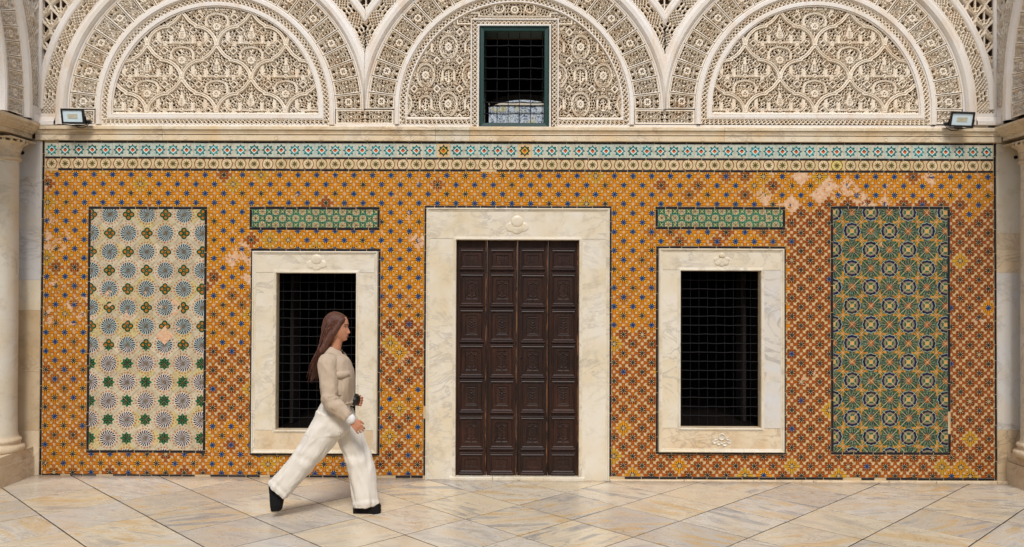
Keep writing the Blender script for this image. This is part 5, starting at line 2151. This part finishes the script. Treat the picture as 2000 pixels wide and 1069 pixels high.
# ------------------------------------------------------------------ the walking woman
PY = -1.30
FXP = (715 - 1000) / F_PX * (CAM_D + PY) + CAM[0] + (-math.sin(-YAW)) * 0
_pX = None
d_ = ray(715, 1009)
s_ = (PY - CAM[1]) / d_[1]
_pX, _pZ = CAM[0] + d_[0] * s_, CAM[2] + d_[2] * s_
SCP = F_PX / (CAM_D + PY)                                 # photograph pixels per metre at her distance


def Q(px, py, y=0.0):
    """photograph pixel -> point in her own frame (origin under the leading foot)"""
    d = ray(px, py)
    s = (PY - CAM[1]) / d[1]
    return Vector((CAM[0] + d[0] * s - _pX, y, CAM[2] + d[2] * s - fz(_pX)))


person = empty('person', (_pX, PY, fz(_pX)))
tag(person, 'woman in beige jacket and white trousers walking past the left window', 'person')


def capsule(bm, p, q, r0, r1, n=14, sy=1.0):
    """closed tapered limb between two joints"""
    p, q = Vector(p), Vector(q)
    t = (q - p); L = t.length or 1e-6; t /= L
    up = Vector((0, 1, 0)) if abs(t.y) < 0.9 else Vector((1, 0, 0))
    e1 = t.cross(up).normalized(); e2 = t.cross(e1)
    rings = []
    steps = [(-0.98, 0.2), (-0.86, 0.5), (-0.6, 0.8), (-0.3, 0.954), (0, 1)]
    prof = [(r0 * a, r0 * b) for a, b in steps] + [(L + r1 * -a, r1 * b) for a, b in steps[::-1]]
    for h, rr in prof:
        ring_ = []
        for k in range(n):
            a = 2 * math.pi * k / n
            v = e1 * math.cos(a) * rr + e2 * math.sin(a) * rr
            v.y *= sy
            ring_.append(bm.verts.new(p + t * h + v))
        rings.append(ring_)
    for A, B in zip(rings[:-1], rings[1:]):
        for k in range(n):
            bm.faces.new((A[k], A[(k + 1) % n], B[(k + 1) % n], B[k]))
    bm.faces.new(rings[0][::-1]); bm.faces.new(rings[-1])


def ellip(bm, cc, rx, ry, rz, rot=0.0, nu=18, nv=12):
    cc = Vector(cc)
    vs_ = []
    cr, sr = math.cos(rot), math.sin(rot)
    for i in range(1, nv):
        th = math.pi * i / nv
        row = []
        for k in range(nu):
            ph = 2 * math.pi * k / nu
            x, y, z = rx * math.sin(th) * math.cos(ph), ry * math.sin(th) * math.sin(ph), rz * math.cos(th)
            row.append(bm.verts.new(cc + Vector((x * cr + z * sr, y, -x * sr + z * cr))))
        vs_.append(row)
    for A, B in zip(vs_[:-1], vs_[1:]):
        for k in range(nu):
            bm.faces.new((A[k], B[k], B[(k + 1) % nu], A[(k + 1) % nu]))
    bm.faces.new(vs_[0][::-1]); bm.faces.new(vs_[-1])


def loft(bm, secs, n=28):
    """closed body through elliptical sections (centre, rx, ry, tilt)"""
    rings = []
    for cc, rx, ry, tilt in secs:
        cc = Vector(cc)
        rings.append([bm.verts.new(cc + Vector((rx * math.cos(2 * math.pi * k / n) * math.cos(tilt), ry * math.sin(2 * math.pi * k / n),
                                               rx * math.cos(2 * math.pi * k / n) * math.sin(tilt)))) for k in range(n)])
    for A, B in zip(rings[:-1], rings[1:]):
        for k in range(n):
            bm.faces.new((A[k], A[(k + 1) % n], B[(k + 1) % n], B[k]))
    bm.faces.new(rings[0][::-1]); bm.faces.new(rings[-1])


def fuse(bm, name, voxel, smooth, mat, parent, post=None, rep=6):
    """melt overlapping closed shapes into one continuous skin"""
    bmesh.ops.recalc_face_normals(bm, faces=bm.faces)
    me = bpy.data.meshes.new('raw')
    bm.to_mesh(me); bm.free()
    tmp = bpy.data.objects.new('raw', me)
    COL.objects.link(tmp)
    md = tmp.modifiers.new('r', 'REMESH'); md.mode = 'VOXEL'; md.voxel_size = voxel; md.use_smooth_shade = True
    if smooth:
        m2 = tmp.modifiers.new('s', 'SMOOTH'); m2.factor = smooth; m2.iterations = rep
    dg = bpy.context.evaluated_depsgraph_get()
    out = bpy.data.meshes.new_from_object(tmp.evaluated_get(dg))
    bpy.data.objects.remove(tmp); bpy.data.meshes.remove(me)
    out.name = name
    out.polygons.foreach_set('use_smooth', [True] * len(out.polygons))
    if post: post(out)
    out.update()
    out.materials.clear()
    return link(name, out, mat, parent)


# joints
RS_, LS_ = -0.165, 0.165                                   # her right side faces the camera
pel = Q(652, 812); pel.y = 0
hipR, hipL = Q(650, 822, -0.085), Q(656, 822, 0.085)
knR, anR = Q(602, 893, -0.08), Q(551, 950, -0.08)
toeR = Q(541, 992, -0.08); heelR = Q(531, 950, -0.08)
knL, anL = Q(696, 893, 0.075), Q(706, 978, 0.07)
toeL, heelL = Q(738, 1001, 0.07), Q(694, 1001, 0.07)
chest, waist = Q(655, 728), Q(657, 778)
neck0, neck1 = Q(652, 684), Q(659, 664)
hd = Q(659, 640)
shR, shL = Q(648, 703, -0.155), Q(652, 702, 0.155)
elR, wrR = Q(655, 775, -0.215), Q(695, 812, -0.2)
elL, wrL = Q(650, 772, 0.215), Q(684, 788, 0.1)
u_ = 1.0 / SCP

bm = bmesh.new()
# head in slices: skull, brow, nose, lips and chin follow a profile
HZ = [0.116, 0.108, 0.098, 0.085, 0.06, 0.04, 0.026, 0.012, 0.002, -0.012, -0.03, -0.045, -0.06, -0.072, -0.085, -0.098, -0.108, -0.117]
HF = [0.012, 0.042, 0.060, 0.074, 0.086, 0.0905, 0.092, 0.088, 0.085, 0.086, 0.087, 0.087, 0.085, 0.084, 0.080, 0.079, 0.070, 0.040]
HB = [0.020, 0.052, 0.070, 0.083, 0.096, 0.099, 0.100, 0.099, 0.098, 0.094, 0.086, 0.078, 0.066, 0.056, 0.046, 0.036, 0.028, 0.018]
HW = [0.018, 0.042, 0.055, 0.064, 0.072, 0.074, 0.075, 0.075, 0.074, 0.072, 0.069, 0.066, 0.060, 0.055, 0.047, 0.038, 0.029, 0.014]
zz = np.linspace(0.116, -0.117, 60)
fI = lambda A: np.interp(zz, HZ[::-1], A[::-1])
f_, b_, w_ = fI(HF), fI(HB), fI(HW)
nose = np.interp(zz, [-0.058, -0.051, -0.043, -0.028, -0.005, 0.014], [0.0, 0.013, 0.023, 0.016, 0.006, 0.0])
hrows = []
for i, z in enumerate(zz):
    row = []
    for k in range(48):
        a = 2 * math.pi * k / 48
        x = (f_[i] if math.cos(a) > 0 else b_[i]) * math.copysign(abs(math.cos(a)) ** 0.92, math.cos(a))
        y = w_[i] * math.sin(a)
        if math.cos(a) > 0:
            x += nose[i] * math.exp(-(y / (0.009 + 0.006 * (z < -0.035))) ** 2)
            for zc, am in ((-0.0665, 0.0055), (-0.0775, 0.0055)):
                x += am * math.exp(-((z - zc) / 0.0042) ** 2) * math.exp(-(y / 0.02) ** 2)
            x += 0.005 * math.exp(-((z + 0.1) / 0.01) ** 2) * math.exp(-(y / 0.02) ** 2)
            x -= 0.011 * math.exp(-((z - 0.003) / 0.011) ** 2) * math.exp(-((abs(y) - 0.032) / 0.015) ** 2)
        row.append(bm.verts.new(hd + Vector((x, y, z))))
    hrows.append(row)
for A, B in zip(hrows[:-1], hrows[1:]):
    for k in range(48): bm.faces.new((A[k], B[k], B[(k + 1) % 48], A[(k + 1) % 48]))
bm.faces.new(hrows[0][::-1]); bm.faces.new(hrows[-1])
for s in (-1, 1):
    ellip(bm, hd + Vector((-0.008, s * 0.074, -0.012)), 0.017, 0.007, 0.029, 0.2)
capsule(bm, neck0 + Vector((-0.004, 0, -0.02)), neck1 + Vector((-0.006, 0, 0.02)), 0.058, 0.050)
# trunk and limbs
loft(bm, [(pel + Vector((0, 0, -0.06)), 0.10, 0.15, 0), (pel + Vector((0, 0, 0.04)), 0.105, 0.158, 0), (waist, 0.085, 0.125, 0), (chest + Vector((0.0, 0, 0.0)), 0.105, 0.15, 0),
          (Q(652, 702), 0.08, 0.15, 0), (Q(652, 688), 0.05, 0.07, 0)])
for a, b, r0, r1 in ((hipR, knR, 0.082, 0.056), (knR, anR, 0.054, 0.038), (hipL, knL, 0.082, 0.056), (knL, anL, 0.054, 0.038), (anR, toeR * 0.5 + anR * 0.5, 0.034, 0.028), (heelL * 0.8 + toeL * 0.2 + Vector((0, 0, 0.03)), heelL * 0.3 + toeL * 0.7 + Vector((0, 0, 0.03)), 0.03, 0.026), (anL, heelL * 0.8 + toeL * 0.2 + Vector((0, 0, 0.03)), 0.036, 0.03),
                     (shR, elR, 0.046, 0.036), (elR, wrR, 0.036, 0.024), (shL, elL, 0.046, 0.036), (elL, wrL, 0.036, 0.024)):
    capsule(bm, a, b, r0, r1)


def hand(bm, w, ax, side):
    """palm, four curled fingers of different length and a thumb leaving the side of the palm"""
    ax = ax.normalized()
    lat = Vector((0.25, -0.1, 0.9)).cross(ax).cross(ax) * -1
    lat = (Vector((0.3, 0.15, 0.95)) - ax * ax.dot(Vector((0.3, 0.15, 0.95)))).normalized()   # across the knuckles, thumb side up
    nrm = ax.cross(lat).normalized()
    if nrm.y * side < 0: nrm = -nrm                                                          # palm turned to the body
    pb = w + ax * 0.01
    for k in (-1, 0, 1):
        capsule(bm, pb + lat * 0.018 * k, pb + ax * 0.072 + lat * 0.024 * k, 0.014, 0.012, 10)
    for k, L in ((1.5, 0.068), (0.5, 0.076), (-0.5, 0.07), (-1.5, 0.055)):
        a = pb + ax * 0.076 + lat * 0.0195 * k
        b = a + ax * L * 0.45 + nrm * 0.010 + lat * 0.0022 * k
        c_ = b + ax * L * 0.25 + nrm * L * 0.28
        e = c_ + ax * L * 0.04 + nrm * L * 0.28
        capsule(bm, a, b, 0.0082, 0.0076, 9); capsule(bm, b, c_, 0.0076, 0.007, 9); capsule(bm, c_, e, 0.007, 0.006, 9)
    t0 = pb + ax * 0.02 + lat * 0.024
    t1 = t0 + ax * 0.034 + lat * 0.022 + nrm * 0.012
    t2 = t1 + ax * 0.032 + lat * 0.004 + nrm * 0.010
    capsule(bm, t0, t1, 0.012, 0.010, 9); capsule(bm, t1, t2, 0.010, 0.0085, 9)


hand(bm, wrR, Vector((0.62, 0.12, -0.72)), 1)
hand(bm, wrL, Vector((0.8, -0.5, 0.05)), -1)
body = fuse(bm, 'body', 0.0046, 0.4, M['skin'], person, rep=3)

# eyes, brows and mouth
for s in (-1, 1):
    bm = bmesh.new(); ellip(bm, hd + Vector((0.0600, s * 0.031, 0.003)), 0.0125, 0.0125, 0.0085)
    me = bpy.data.meshes.new('eye'); bm.to_mesh(me); bm.free(); e = link('eye', me, M['eye'], person)
    bm = bmesh.new(); ellip(bm, hd + Vector((0.0690, s * 0.0315, 0.003)), 0.0045, 0.0065, 0.0065)
    me = bpy.data.meshes.new('iris'); bm.to_mesh(me); bm.free(); link('iris', me, M['iris'], e)
    bm = bmesh.new(); capsule(bm, hd + Vector((0.0645, s * 0.046, 0.0095)), hd + Vector((0.0765, s * 0.022, 0.0115)), 0.0026, 0.0032, 8)
    me = bpy.data.meshes.new('eyelash'); bm.to_mesh(me); bm.free(); link('eyelash', me, M['hair'], person)
    bm = bmesh.new(); capsule(bm, hd + Vector((0.069, s * 0.052, 0.026)), hd + Vector((0.0905, s * 0.018, 0.0265)), 0.0030, 0.0040, 8)
    me = bpy.data.meshes.new('eyebrow'); bm.to_mesh(me); bm.free(); link('eyebrow', me, M['hair'], person)
mb = MB()
for zc in (-0.0668, -0.0774):
    rows = []
    for k in range(9):
        y = -0.02 + 0.04 * k / 8
        q = 1 - (y / 0.0215) ** 2
        xs_ = 0.0905 - 0.42 * abs(y) + 0.0025
        rows.append([hd + Vector((xs_ - 0.006, y, zc + 0.0055 * q)), hd + Vector((xs_, y, zc + 0.002 * q)), hd + Vector((xs_, y, zc - 0.002 * q)), hd + Vector((xs_ - 0.006, y, zc - 0.0055 * q))])
    mb.grid(rows)
mb.build('lips', M['lip'], person)


def wrinkle(amp, fs, seed, stretch=(1, 1, 1)):
    def f(me):
        for v in me.vertices:
            p = Vector((v.co.x * stretch[0], v.co.y * stretch[1], v.co.z * stretch[2])) * fs + Vector((seed, 0, 0))
            k = mnoise.noise(p) + 0.5 * mnoise.noise(p * 2.1)
            v.co += v.normal * (amp * k)
    return f


# long hair: cap, mass behind the ears, fall down the back
bm = bmesh.new()
ellip(bm, hd + Vector((-0.009, 0, 0.056)), 0.0965, 0.0855, 0.075, 0.28)
ellip(bm, hd + Vector((-0.030, 0, 0.03)), 0.092, 0.087, 0.098, 0.25)
ellip(bm, hd + Vector((-0.060, 0, -0.02)), 0.070, 0.084, 0.11)
loft(bm, [(Q(645, 640), 0.06, 0.088, 0), (Q(637, 668), 0.055, 0.095, 0.2), (Q(629, 690), 0.042, 0.1, 0.25), (Q(622, 710), 0.032, 0.09, 0.25), (Q(615, 731), 0.022, 0.066, 0.3), (Q(609, 743), 0.008, 0.03, 0.3)][::-1])
for s in (-1, 1):
    capsule(bm, hd + Vector((0.052, s * 0.056, 0.066)), hd + Vector((-0.02, s * 0.078, -0.05)), 0.022, 0.026, 12)
    capsule(bm, hd + Vector((-0.03, s * 0.078, -0.06)), Q(633, 684, s * 0.085), 0.026, 0.03, 12)


def strands(me):
    for v in me.vertices:
        k = mnoise.noise(Vector((v.co.x * 9, v.co.y * 42, v.co.z * 4))) + 0.6 * mnoise.noise(Vector((v.co.x * 14, v.co.y * 90, v.co.z * 6)))
        soft = min(1.0, max(0.0, (hd.x + 0.02 - v.co.x) / 0.06))
        v.co += v.normal * 0.006 * k * soft


hair = fuse(bm, 'hair', 0.006, 0.5, M['hair'], person, strands, 4)
# loose locks combed back from the hairline and falling on the shoulders
rh = random.Random(5)
mb = MB()
tips = [Q(617, 735), Q(609, 744), Q(624, 722)]
for k in range(130):
    a = rh.uniform(-1.0, 1.0)                                       # where across the head it starts
    fwd = rh.random()
    st = hd + Vector((0.084 - 0.05 * abs(a) - 0.05 * fwd, a * 0.078, 0.088 - 0.055 * abs(a) ** 1.5 + 0.03 * fwd * (1 - abs(a))))
    side = 1 if a > 0 else -1
    mid1 = hd + Vector((-0.045 - 0.03 * fwd, a * 0.088, 0.075 - 0.05 * abs(a)))
    mid2 = Q(rh.uniform(630, 641), 665, a * 0.098)
    t_ = rh.choice(tips)
    end = Vector((t_.x + rh.uniform(-0.03, 0.05), a * 0.085 + rh.uniform(-0.02, 0.02), t_.z + rh.uniform(-0.03, 0.07)))
    mid3 = (mid2 * 0.5 + end * 0.5) + Vector((-0.012, a * 0.02, 0))
    P = [st, mid1, mid2, mid3, end]
    pts = []
    for i in range(17):
        t = i / 16 * 4
        j = min(int(t), 3); u = t - j
        p0, p1, p2, p3 = P[max(j - 1, 0)], P[j], P[j + 1], P[min(j + 2, 4)]
        pts.append(0.5 * (2 * p1 + (p2 - p0) * u + (2 * p0 - 5 * p1 + 4 * p2 - p3) * u * u + (3 * p1 - p0 - 3 * p2 + p3) * u ** 3))
    r0 = rh.uniform(0.0025, 0.0055)
    mb.tube(pts, [r0 * (0.5 + 0.5 * min(1, i / 3)) * (1 - 0.85 * max(0, (i - 10) / 6)) for i in range(17)], 5)
lk = mb.mesh('locks')
bm = bmesh.new(); bm.from_mesh(hair.data); bm.from_mesh(lk); bm.to_mesh(hair.data); bm.free()
bpy.data.meshes.remove(lk)
hair.data.polygons.foreach_set('use_smooth', [True] * len(hair.data.polygons))


def spline(P, n):
    """Catmull-Rom through rows of numbers"""
    P = np.array(P, float)
    k = len(P)
    out = []
    for t in np.linspace(0, k - 1, n):
        i = min(int(t), k - 2); u = t - i
        p0, p1, p2, p3 = P[max(i - 1, 0)], P[i], P[i + 1], P[min(i + 2, k - 1)]
        out.append(0.5 * (2 * p1 + (p2 - p0) * u + (2 * p0 - 5 * p1 + 4 * p2 - p3) * u * u + (3 * p1 - p0 - 3 * p2 + p3) * u ** 3))
    return np.array(out)


def cloth_tube(mb, secs, n, m, fold, open_end=True, ax=None):
    """garment tube: secs (centre, radius in the walking plane, radius across, corner power); fold(t, a) multiplies the radius"""
    S_ = spline([[*s_[0], s_[1], s_[2]] for s_ in secs], m)
    rows = []
    for i in range(m):
        a0, a1 = S_[max(i - 1, 0)][:3], S_[min(i + 1, m - 1)][:3]
        t = Vector(a1 - a0).normalized()
        e2 = Vector((0, 1, 0)); e2 = (e2 - t * t.dot(e2)).normalized()
        e1 = e2.cross(t).normalized()
        cc = Vector(S_[i][:3])
        row = []
        for k in range(n):
            a = 2 * math.pi * k / n
            f = fold(i / (m - 1), a)
            row.append(cc + e1 * (S_[i][3] * math.cos(a) * f) + e2 * (S_[i][4] * math.sin(a) * f))
        rows.append(row)
    mb.grid(rows, closed_u=True)
    # turned in hem so that the cloth has thickness
    for rw, dz in ((rows[0], 1), (rows[-1], -1)):
        cen = sum(rw, Vector()) / n
        inn = [p + (cen - p) * 0.14 for p in rw]
        mb.grid([rw, inn], closed_u=True, smooth=False)
        mb.face(inn)


def weave(mb, name, mat, post=None, voxel=0.0056):
    """melt the tubes of a garment into one cloth"""
    me = mb.mesh('raw_cloth')
    bm = bmesh.new(); bm.from_mesh(me); bpy.data.meshes.remove(me)
    bmesh.ops.remove_doubles(bm, verts=bm.verts, dist=0.0004)
    return fuse(bm, name, voxel, 0.45, mat, person, post, 3)


def creases(regions, amp):
    """folds of hanging cloth: ridged noise drawn out along the limb; regions: (test, axis, freq across, freq along, strength)"""
    def f(me):
        me.update()
        nv = [v.normal.copy() for v in me.vertices]
        for v, n_ in zip(me.vertices, nv):
            for test, ax_, fa, fl, st in regions:
                k = test(v.co)
                if k <= 0: continue
                al = v.co.dot(ax_)
                q = (v.co - ax_ * al) * fa + ax_ * (al * fl)
                r1 = 1 - abs(mnoise.noise(q)) * 2.2
                r2 = 1 - abs(mnoise.noise(q * 2.3 + Vector((7, 3, 1)))) * 2.2
                v.co += n_ * (amp * st * k * (max(r1, -0.4) * 0.8 + max(r2, -0.4) * 0.35))
    return f


def nz(x, y, z): return mnoise.noise(Vector((x, y, z)))


# cropped jacket with sleeves
mb = MB()
jk = lambda t, a: 1 + 0.022 * nz(3 * math.cos(a), 3 * math.sin(a), t * 5) + 0.05 * (1 - t) * math.sin(5 * a + 3 * nz(0, a, t * 2)) * (t < 0.5)
cloth_tube(mb, [(Q(660, 789), 0.120, 0.158), (Q(660, 781), 0.127, 0.165), (Q(659, 760), 0.136, 0.176), (Q(658, 735), 0.138, 0.180), (Q(655, 715), 0.126, 0.180), (Q(652, 702), 0.106, 0.168), (Q(651, 693), 0.084, 0.125), (Q(652, 687), 0.066, 0.082)], 48, 44, jk)
for sh, el, wr, sd in ((shR, elR, wrR, 1), (shL, elL, wrL, 4)):
    d0, d1 = el - sh, wr - el
    sl = lambda t, a, sd=sd: 1 + 0.08 * nz(2.2 * math.cos(a) + sd, 2.2 * math.sin(a), t * 7) + 0.075 * math.sin(t * 46 + 2.5 * math.cos(a + sd) + sd) * math.exp(-((t - 0.56) / 0.17) ** 2) + 0.02 * math.sin(t * 60 + 2 * math.sin(a)) * math.exp(-((t - 0.95) / 0.08) ** 2)
    cloth_tube(mb, [(sh + Vector((0.0, 0.05 if sh.y < 0 else -0.05, 0.02)), 0.068, 0.05), (sh + Vector((0, 0, -0.01)), 0.073, 0.056), (sh + d0 * 0.35, 0.071, 0.06), (sh + d0 * 0.75, 0.064, 0.057),
                    (el + d1 * 0.05, 0.062, 0.057), (el + d1 * 0.4, 0.058, 0.054), (el + d1 * 0.7, 0.050, 0.048), (el + d1 * 0.86, 0.042, 0.042)], 28, 54, sl)
    # shoulder seam
    mb.tube([sh + Vector((0.074 * math.cos(q), (-0.012 if sh.y < 0 else 0.012), -0.035 + 0.07 * math.sin(q))) for q in np.linspace(-0.4, math.pi + 0.4, 14)], 0.003, 5)
# hem band
mb.tube([Q(660, 786) + Vector((0.122 * math.cos(a), 0.160 * math.sin(a), 0.004)) for a in np.linspace(0, 2 * math.pi, 33)[:-1]], 0.006, 6, closed=True)
aR = (elR - shR).normalized(); fR = (wrR - elR).normalized()
isarm = lambda p: 1.0 if p.y < -0.15 or p.y > 0.15 else 0.0
weave(mb, 'jacket', M['jacket'], creases([
    (lambda p: isarm(p) if p.z > elR.z + 0.03 else 0.0, (aR + Vector((0.5, 0, 0.2))).normalized(), 11.0, 5.0, 0.9),
    (lambda p: isarm(p) if p.z <= elR.z + 0.03 else 0.0, (fR + Vector((-0.3, 0, -0.6))).normalized(), 14.0, 7.0, 1.1),
    (lambda p: 1.0 - isarm(p), Vector((0.35, 0, 0.94)), 9.0, 3.0, 0.7)], 0.008))
# collar, pocket flaps, cuffs
mb = MB()
rows = []
o_ = Q(652.5, 689)
for k in range(25):
    deg = 24 + 312 * k / 24
    a = R(deg)
    cx_, cy_ = math.cos(a), math.sin(a)
    front = max(0.0, cx_)
    tip = math.exp(-(min(deg - 24, 336 - deg) / 26.0) ** 2)
    rows.append([o_ + Vector((0.062 * cx_, 0.066 * cy_, -0.004 - 0.03 * front)), o_ + Vector((0.060 * cx_, 0.066 * cy_, 0.050 - 0.040 * front)), o_ + Vector((0.070 * cx_, 0.076 * cy_, 0.054 - 0.042 * front)),
                 o_ + Vector((0.092 * cx_ + 0.012 * tip, 0.100 * cy_, 0.022 - 0.050 * front - 0.02 * tip)),
                 o_ + Vector((0.106 * cx_ + 0.034 * tip, 0.118 * cy_, 0.004 - 0.052 * front - 0.046 * tip)), o_ + Vector((0.103 * cx_ + 0.030 * tip, 0.114 * cy_, -0.002 - 0.052 * front - 0.046 * tip))])
mb.grid(rows)
mb.build('collar', M['jacket'], person)
cxj = Q(657.5, 730).x
for s in (-1, 1):
    mb = MB()
    rows, low = [], []
    for i in range(9):
        t = i / 8
        x = cxj + 0.015 + 0.108 * t
        drop = 0.0 + 0.012 * (1 - abs(2 * t - 1))
        def on(px_, pz_, o_): return Vector((px_ + o_ * 0.6, s * (0.181 * math.sqrt(max(0.0, 1 - ((px_ - cxj) / 0.139) ** 2)) + o_), pz_))
        z0 = Q(674, 722).z
        rows.append([on(x, z0, -0.004), on(x, z0, 0.005), on(x, z0 - 0.024, 0.009), on(x, z0 - 0.044 - drop, 0.011), on(x, z0 - 0.044 - drop, -0.002)])
    mb.grid(rows)
    mb.face(rows[0]); mb.face(rows[-1][::-1])
    mb.build('pocket_flap', M['jacket'], person)
for el, wr in ((elR, wrR), (elL, wrL)):
    bm = bmesh.new()
    d = (wr - el).normalized()
    capsule(bm, wr - d * 0.052, wr - d * 0.004, 0.043, 0.041, 18)
    fuse(bm, 'cuff', 0.006, 0.4, M['shirt'], person, wrinkle(0.003, 30.0, 9), 2)

# wide trousers
mb = MB()
hipf = lambda t, a: 1 + 0.012 * nz(3 * math.cos(a), 3 * math.sin(a), t * 4)
cloth_tube(mb, [(Q(651, 852), 0.085, 0.12), (Q(651, 842), 0.122, 0.172), (Q(652, 828), 0.136, 0.186), (Q(653, 808), 0.134, 0.182), (Q(656, 790), 0.118, 0.158), (Q(657, 776), 0.113, 0.15)], 44, 26, hipf)
hemR, hemL = Q(549, 952, -0.08), Q(711, 991, 0.07)


def legfold(seed):
    def f(t, a):
        v = 0.075 * math.sin(3 * a + seed + 2.2 * t) * (1 - t) ** 0.7 + 0.05 * math.sin(7 * a + seed * 2 + 3 * nz(a, t * 2, seed)) * (1 - t)
        v += 0.07 * (1 - abs(math.sin(2 * a + seed + 5 * t + nz(a, seed, t * 3)))) ** 4 * (0.3 + 0.7 * abs(math.sin(3 * t + seed)))
        v += 0.035 * nz(2.4 * math.cos(a) + seed, 2.4 * math.sin(a), t * 5)
        v += 0.04 * math.sin(t * 40 + 3 * math.cos(a + seed)) * math.exp(-((t - 0.5) / 0.12) ** 2)
        v += 0.035 * math.sin(t * 70 + 3 * math.sin(a)) * math.exp(-((t - 0.06) / 0.07) ** 2)
        return 1 + v
    return f


cloth_tube(mb, [(hemL, 0.100, 0.095), (Q(708, 962, 0.07), 0.098, 0.094), (Q(702, 925, 0.075), 0.098, 0.096), (Q(694, 893, 0.078), 0.102, 0.1), (Q(681, 860, 0.082), 0.108, 0.102), (Q(664, 826, 0.082), 0.117, 0.103), (Q(659, 806, 0.08), 0.112, 0.1)], 40, 70, legfold(1.3))
cloth_tube(mb, [(hemR, 0.094, 0.096), (Q(565, 935, -0.08), 0.096, 0.096), (Q(589, 909, -0.08), 0.102, 0.1), (Q(607, 887, -0.08), 0.108, 0.102), (Q(627, 858, -0.082), 0.116, 0.104), (Q(644, 828, -0.082), 0.122, 0.104), (Q(650, 806, -0.08), 0.116, 0.1)], 40, 70, legfold(4.1))
mb.tube([Q(656.5, 777) + Vector((0.113 * math.cos(a), 0.153 * math.sin(a), 0)) for a in np.linspace(0, 2 * math.pi, 33)[:-1]], 0.006, 6, closed=True)
dR = (hemR - Q(640, 830, -0.08)).normalized(); dL = (hemL - Q(662, 830, 0.08)).normalized()
weave(mb, 'trousers', M['trouser'], creases([
    (lambda p: min(1.0, max(0.0, (0.80 - p.z) / 0.1)) if p.y < 0.0 and p.x < -0.2 else 0.0, dR, 10.0, 2.2, 1.0),
    (lambda p: min(1.0, max(0.0, (0.80 - p.z) / 0.1)) if not (p.y < 0.0 and p.x < -0.2) else 0.0, dL, 10.0, 2.2, 1.0),
    (lambda p: 1.0 if p.z > 0.68 else 0.0, Vector((0.8, 0, 0.6)), 9.0, 3.5, 0.6)], 0.011))

# platform shoes
def shoe(heel, toe, up, name='shoe'):
    ax = (toe - heel).normalized()
    nrm = (up - ax * up.dot(ax)).normalized()
    lat = ax.cross(nrm)
    mb = MB()
    L = (toe - heel).length
    def sec(t, hw, h0, h1, n=12):
        return [heel + ax * (t * L) + lat * (hw * math.cos(math.pi * 2 * k / n)) + nrm * (h0 + (h1 - h0) * (0.5 + 0.5 * math.sin(math.pi * 2 * k / n))) for k in range(n)]
    prof = [(-0.17, 0.02), (-0.14, 0.036), (0.0, 0.041), (0.3, 0.038), (0.6, 0.046), (0.85, 0.048), (1.05, 0.04), (1.14, 0.02)]
    outline = [(t, w) for t, w in prof] + [(t, -w) for t, w in prof[::-1]]
    for z0, z1, gr in ((0.0, 0.060, 1.0),):
        lo = [heel + ax * (t * L) + lat * w * gr + nrm * z0 for t, w in outline]
        mi = [heel + ax * (t * L) + lat * w * 1.04 + nrm * (z0 + z1) / 2 for t, w in outline]
        hi = [heel + ax * (t * L) + lat * w * gr + nrm * z1 for t, w in outline]
        mb.grid([lo, mi, hi], closed_u=True, smooth=False)
        mb.face(lo[::-1]); mb.face(hi)
    sole = mb.build('sole', M['shoe'], None)
    mb = MB()
    rows = []
    for t, w, h in ((-0.16, 0.020, 0.085), (-0.12, 0.034, 0.105), (0.05, 0.038, 0.108), (0.28, 0.038, 0.112), (0.5, 0.042, 0.102), (0.75, 0.046, 0.088), (0.95, 0.042, 0.078), (1.08, 0.03, 0.07), (1.13, 0.012, 0.06)):
        row = []
        for k in range(11):
            a = math.pi * k / 10
            row.append(heel + ax * (t * L) + lat * (w * math.cos(a)) + nrm * (0.0595 + (h - 0.05) * math.sin(a) ** 0.7))
        rows.append(row)
    mb.grid(rows)
    mb.face(rows[0]); mb.face(rows[-1][::-1])
    up_ = mb.build(name, M['shoe'], person)
    sole.parent = up_
    return up_


hl = Q(694, 1009, 0.07); tl = Q(735, 1009, 0.07)
hl.z = tl.z = 0.0
shoe(hl, tl, Vector((0, 0, 1)))
# trailing foot stands on its toes, sole turned back
tr_ = Q(537, 988, -0.08)
ax_ = Vector((0.10, 0, -0.995)).normalized()
hr = tr_ - ax_ * 0.175
shoe(hr, tr_, Vector((1, 0, 0.1)))

# small black pouch held in front of the waist
pc = Q(692, 783, 0.06)
bm = bmesh.new()
ellip(bm, pc, 0.042, 0.075, 0.05)
bmesh.ops.scale(bm, vec=(1, 1, 1), verts=bm.verts)
me = bpy.data.meshes.new('belt_bag')
pouch_bm = bm
bm.to_mesh(me); bm.free()
for p in me.polygons: p.use_smooth = True
bagroot = link('belt_bag', me, M['bag'])
bagroot.location = person.location
tag(bagroot, 'small black pouch at the front of the walking woman\'s waist', 'bag')
mb = MB(); mb.tube([pc + Vector((0.02, -0.06, 0.03)), pc + Vector((0.045, 0.0, 0.034)), pc + Vector((0.02, 0.06, 0.03))], 0.004, 6)
o = mb.build('zip', M['iron'], bagroot)
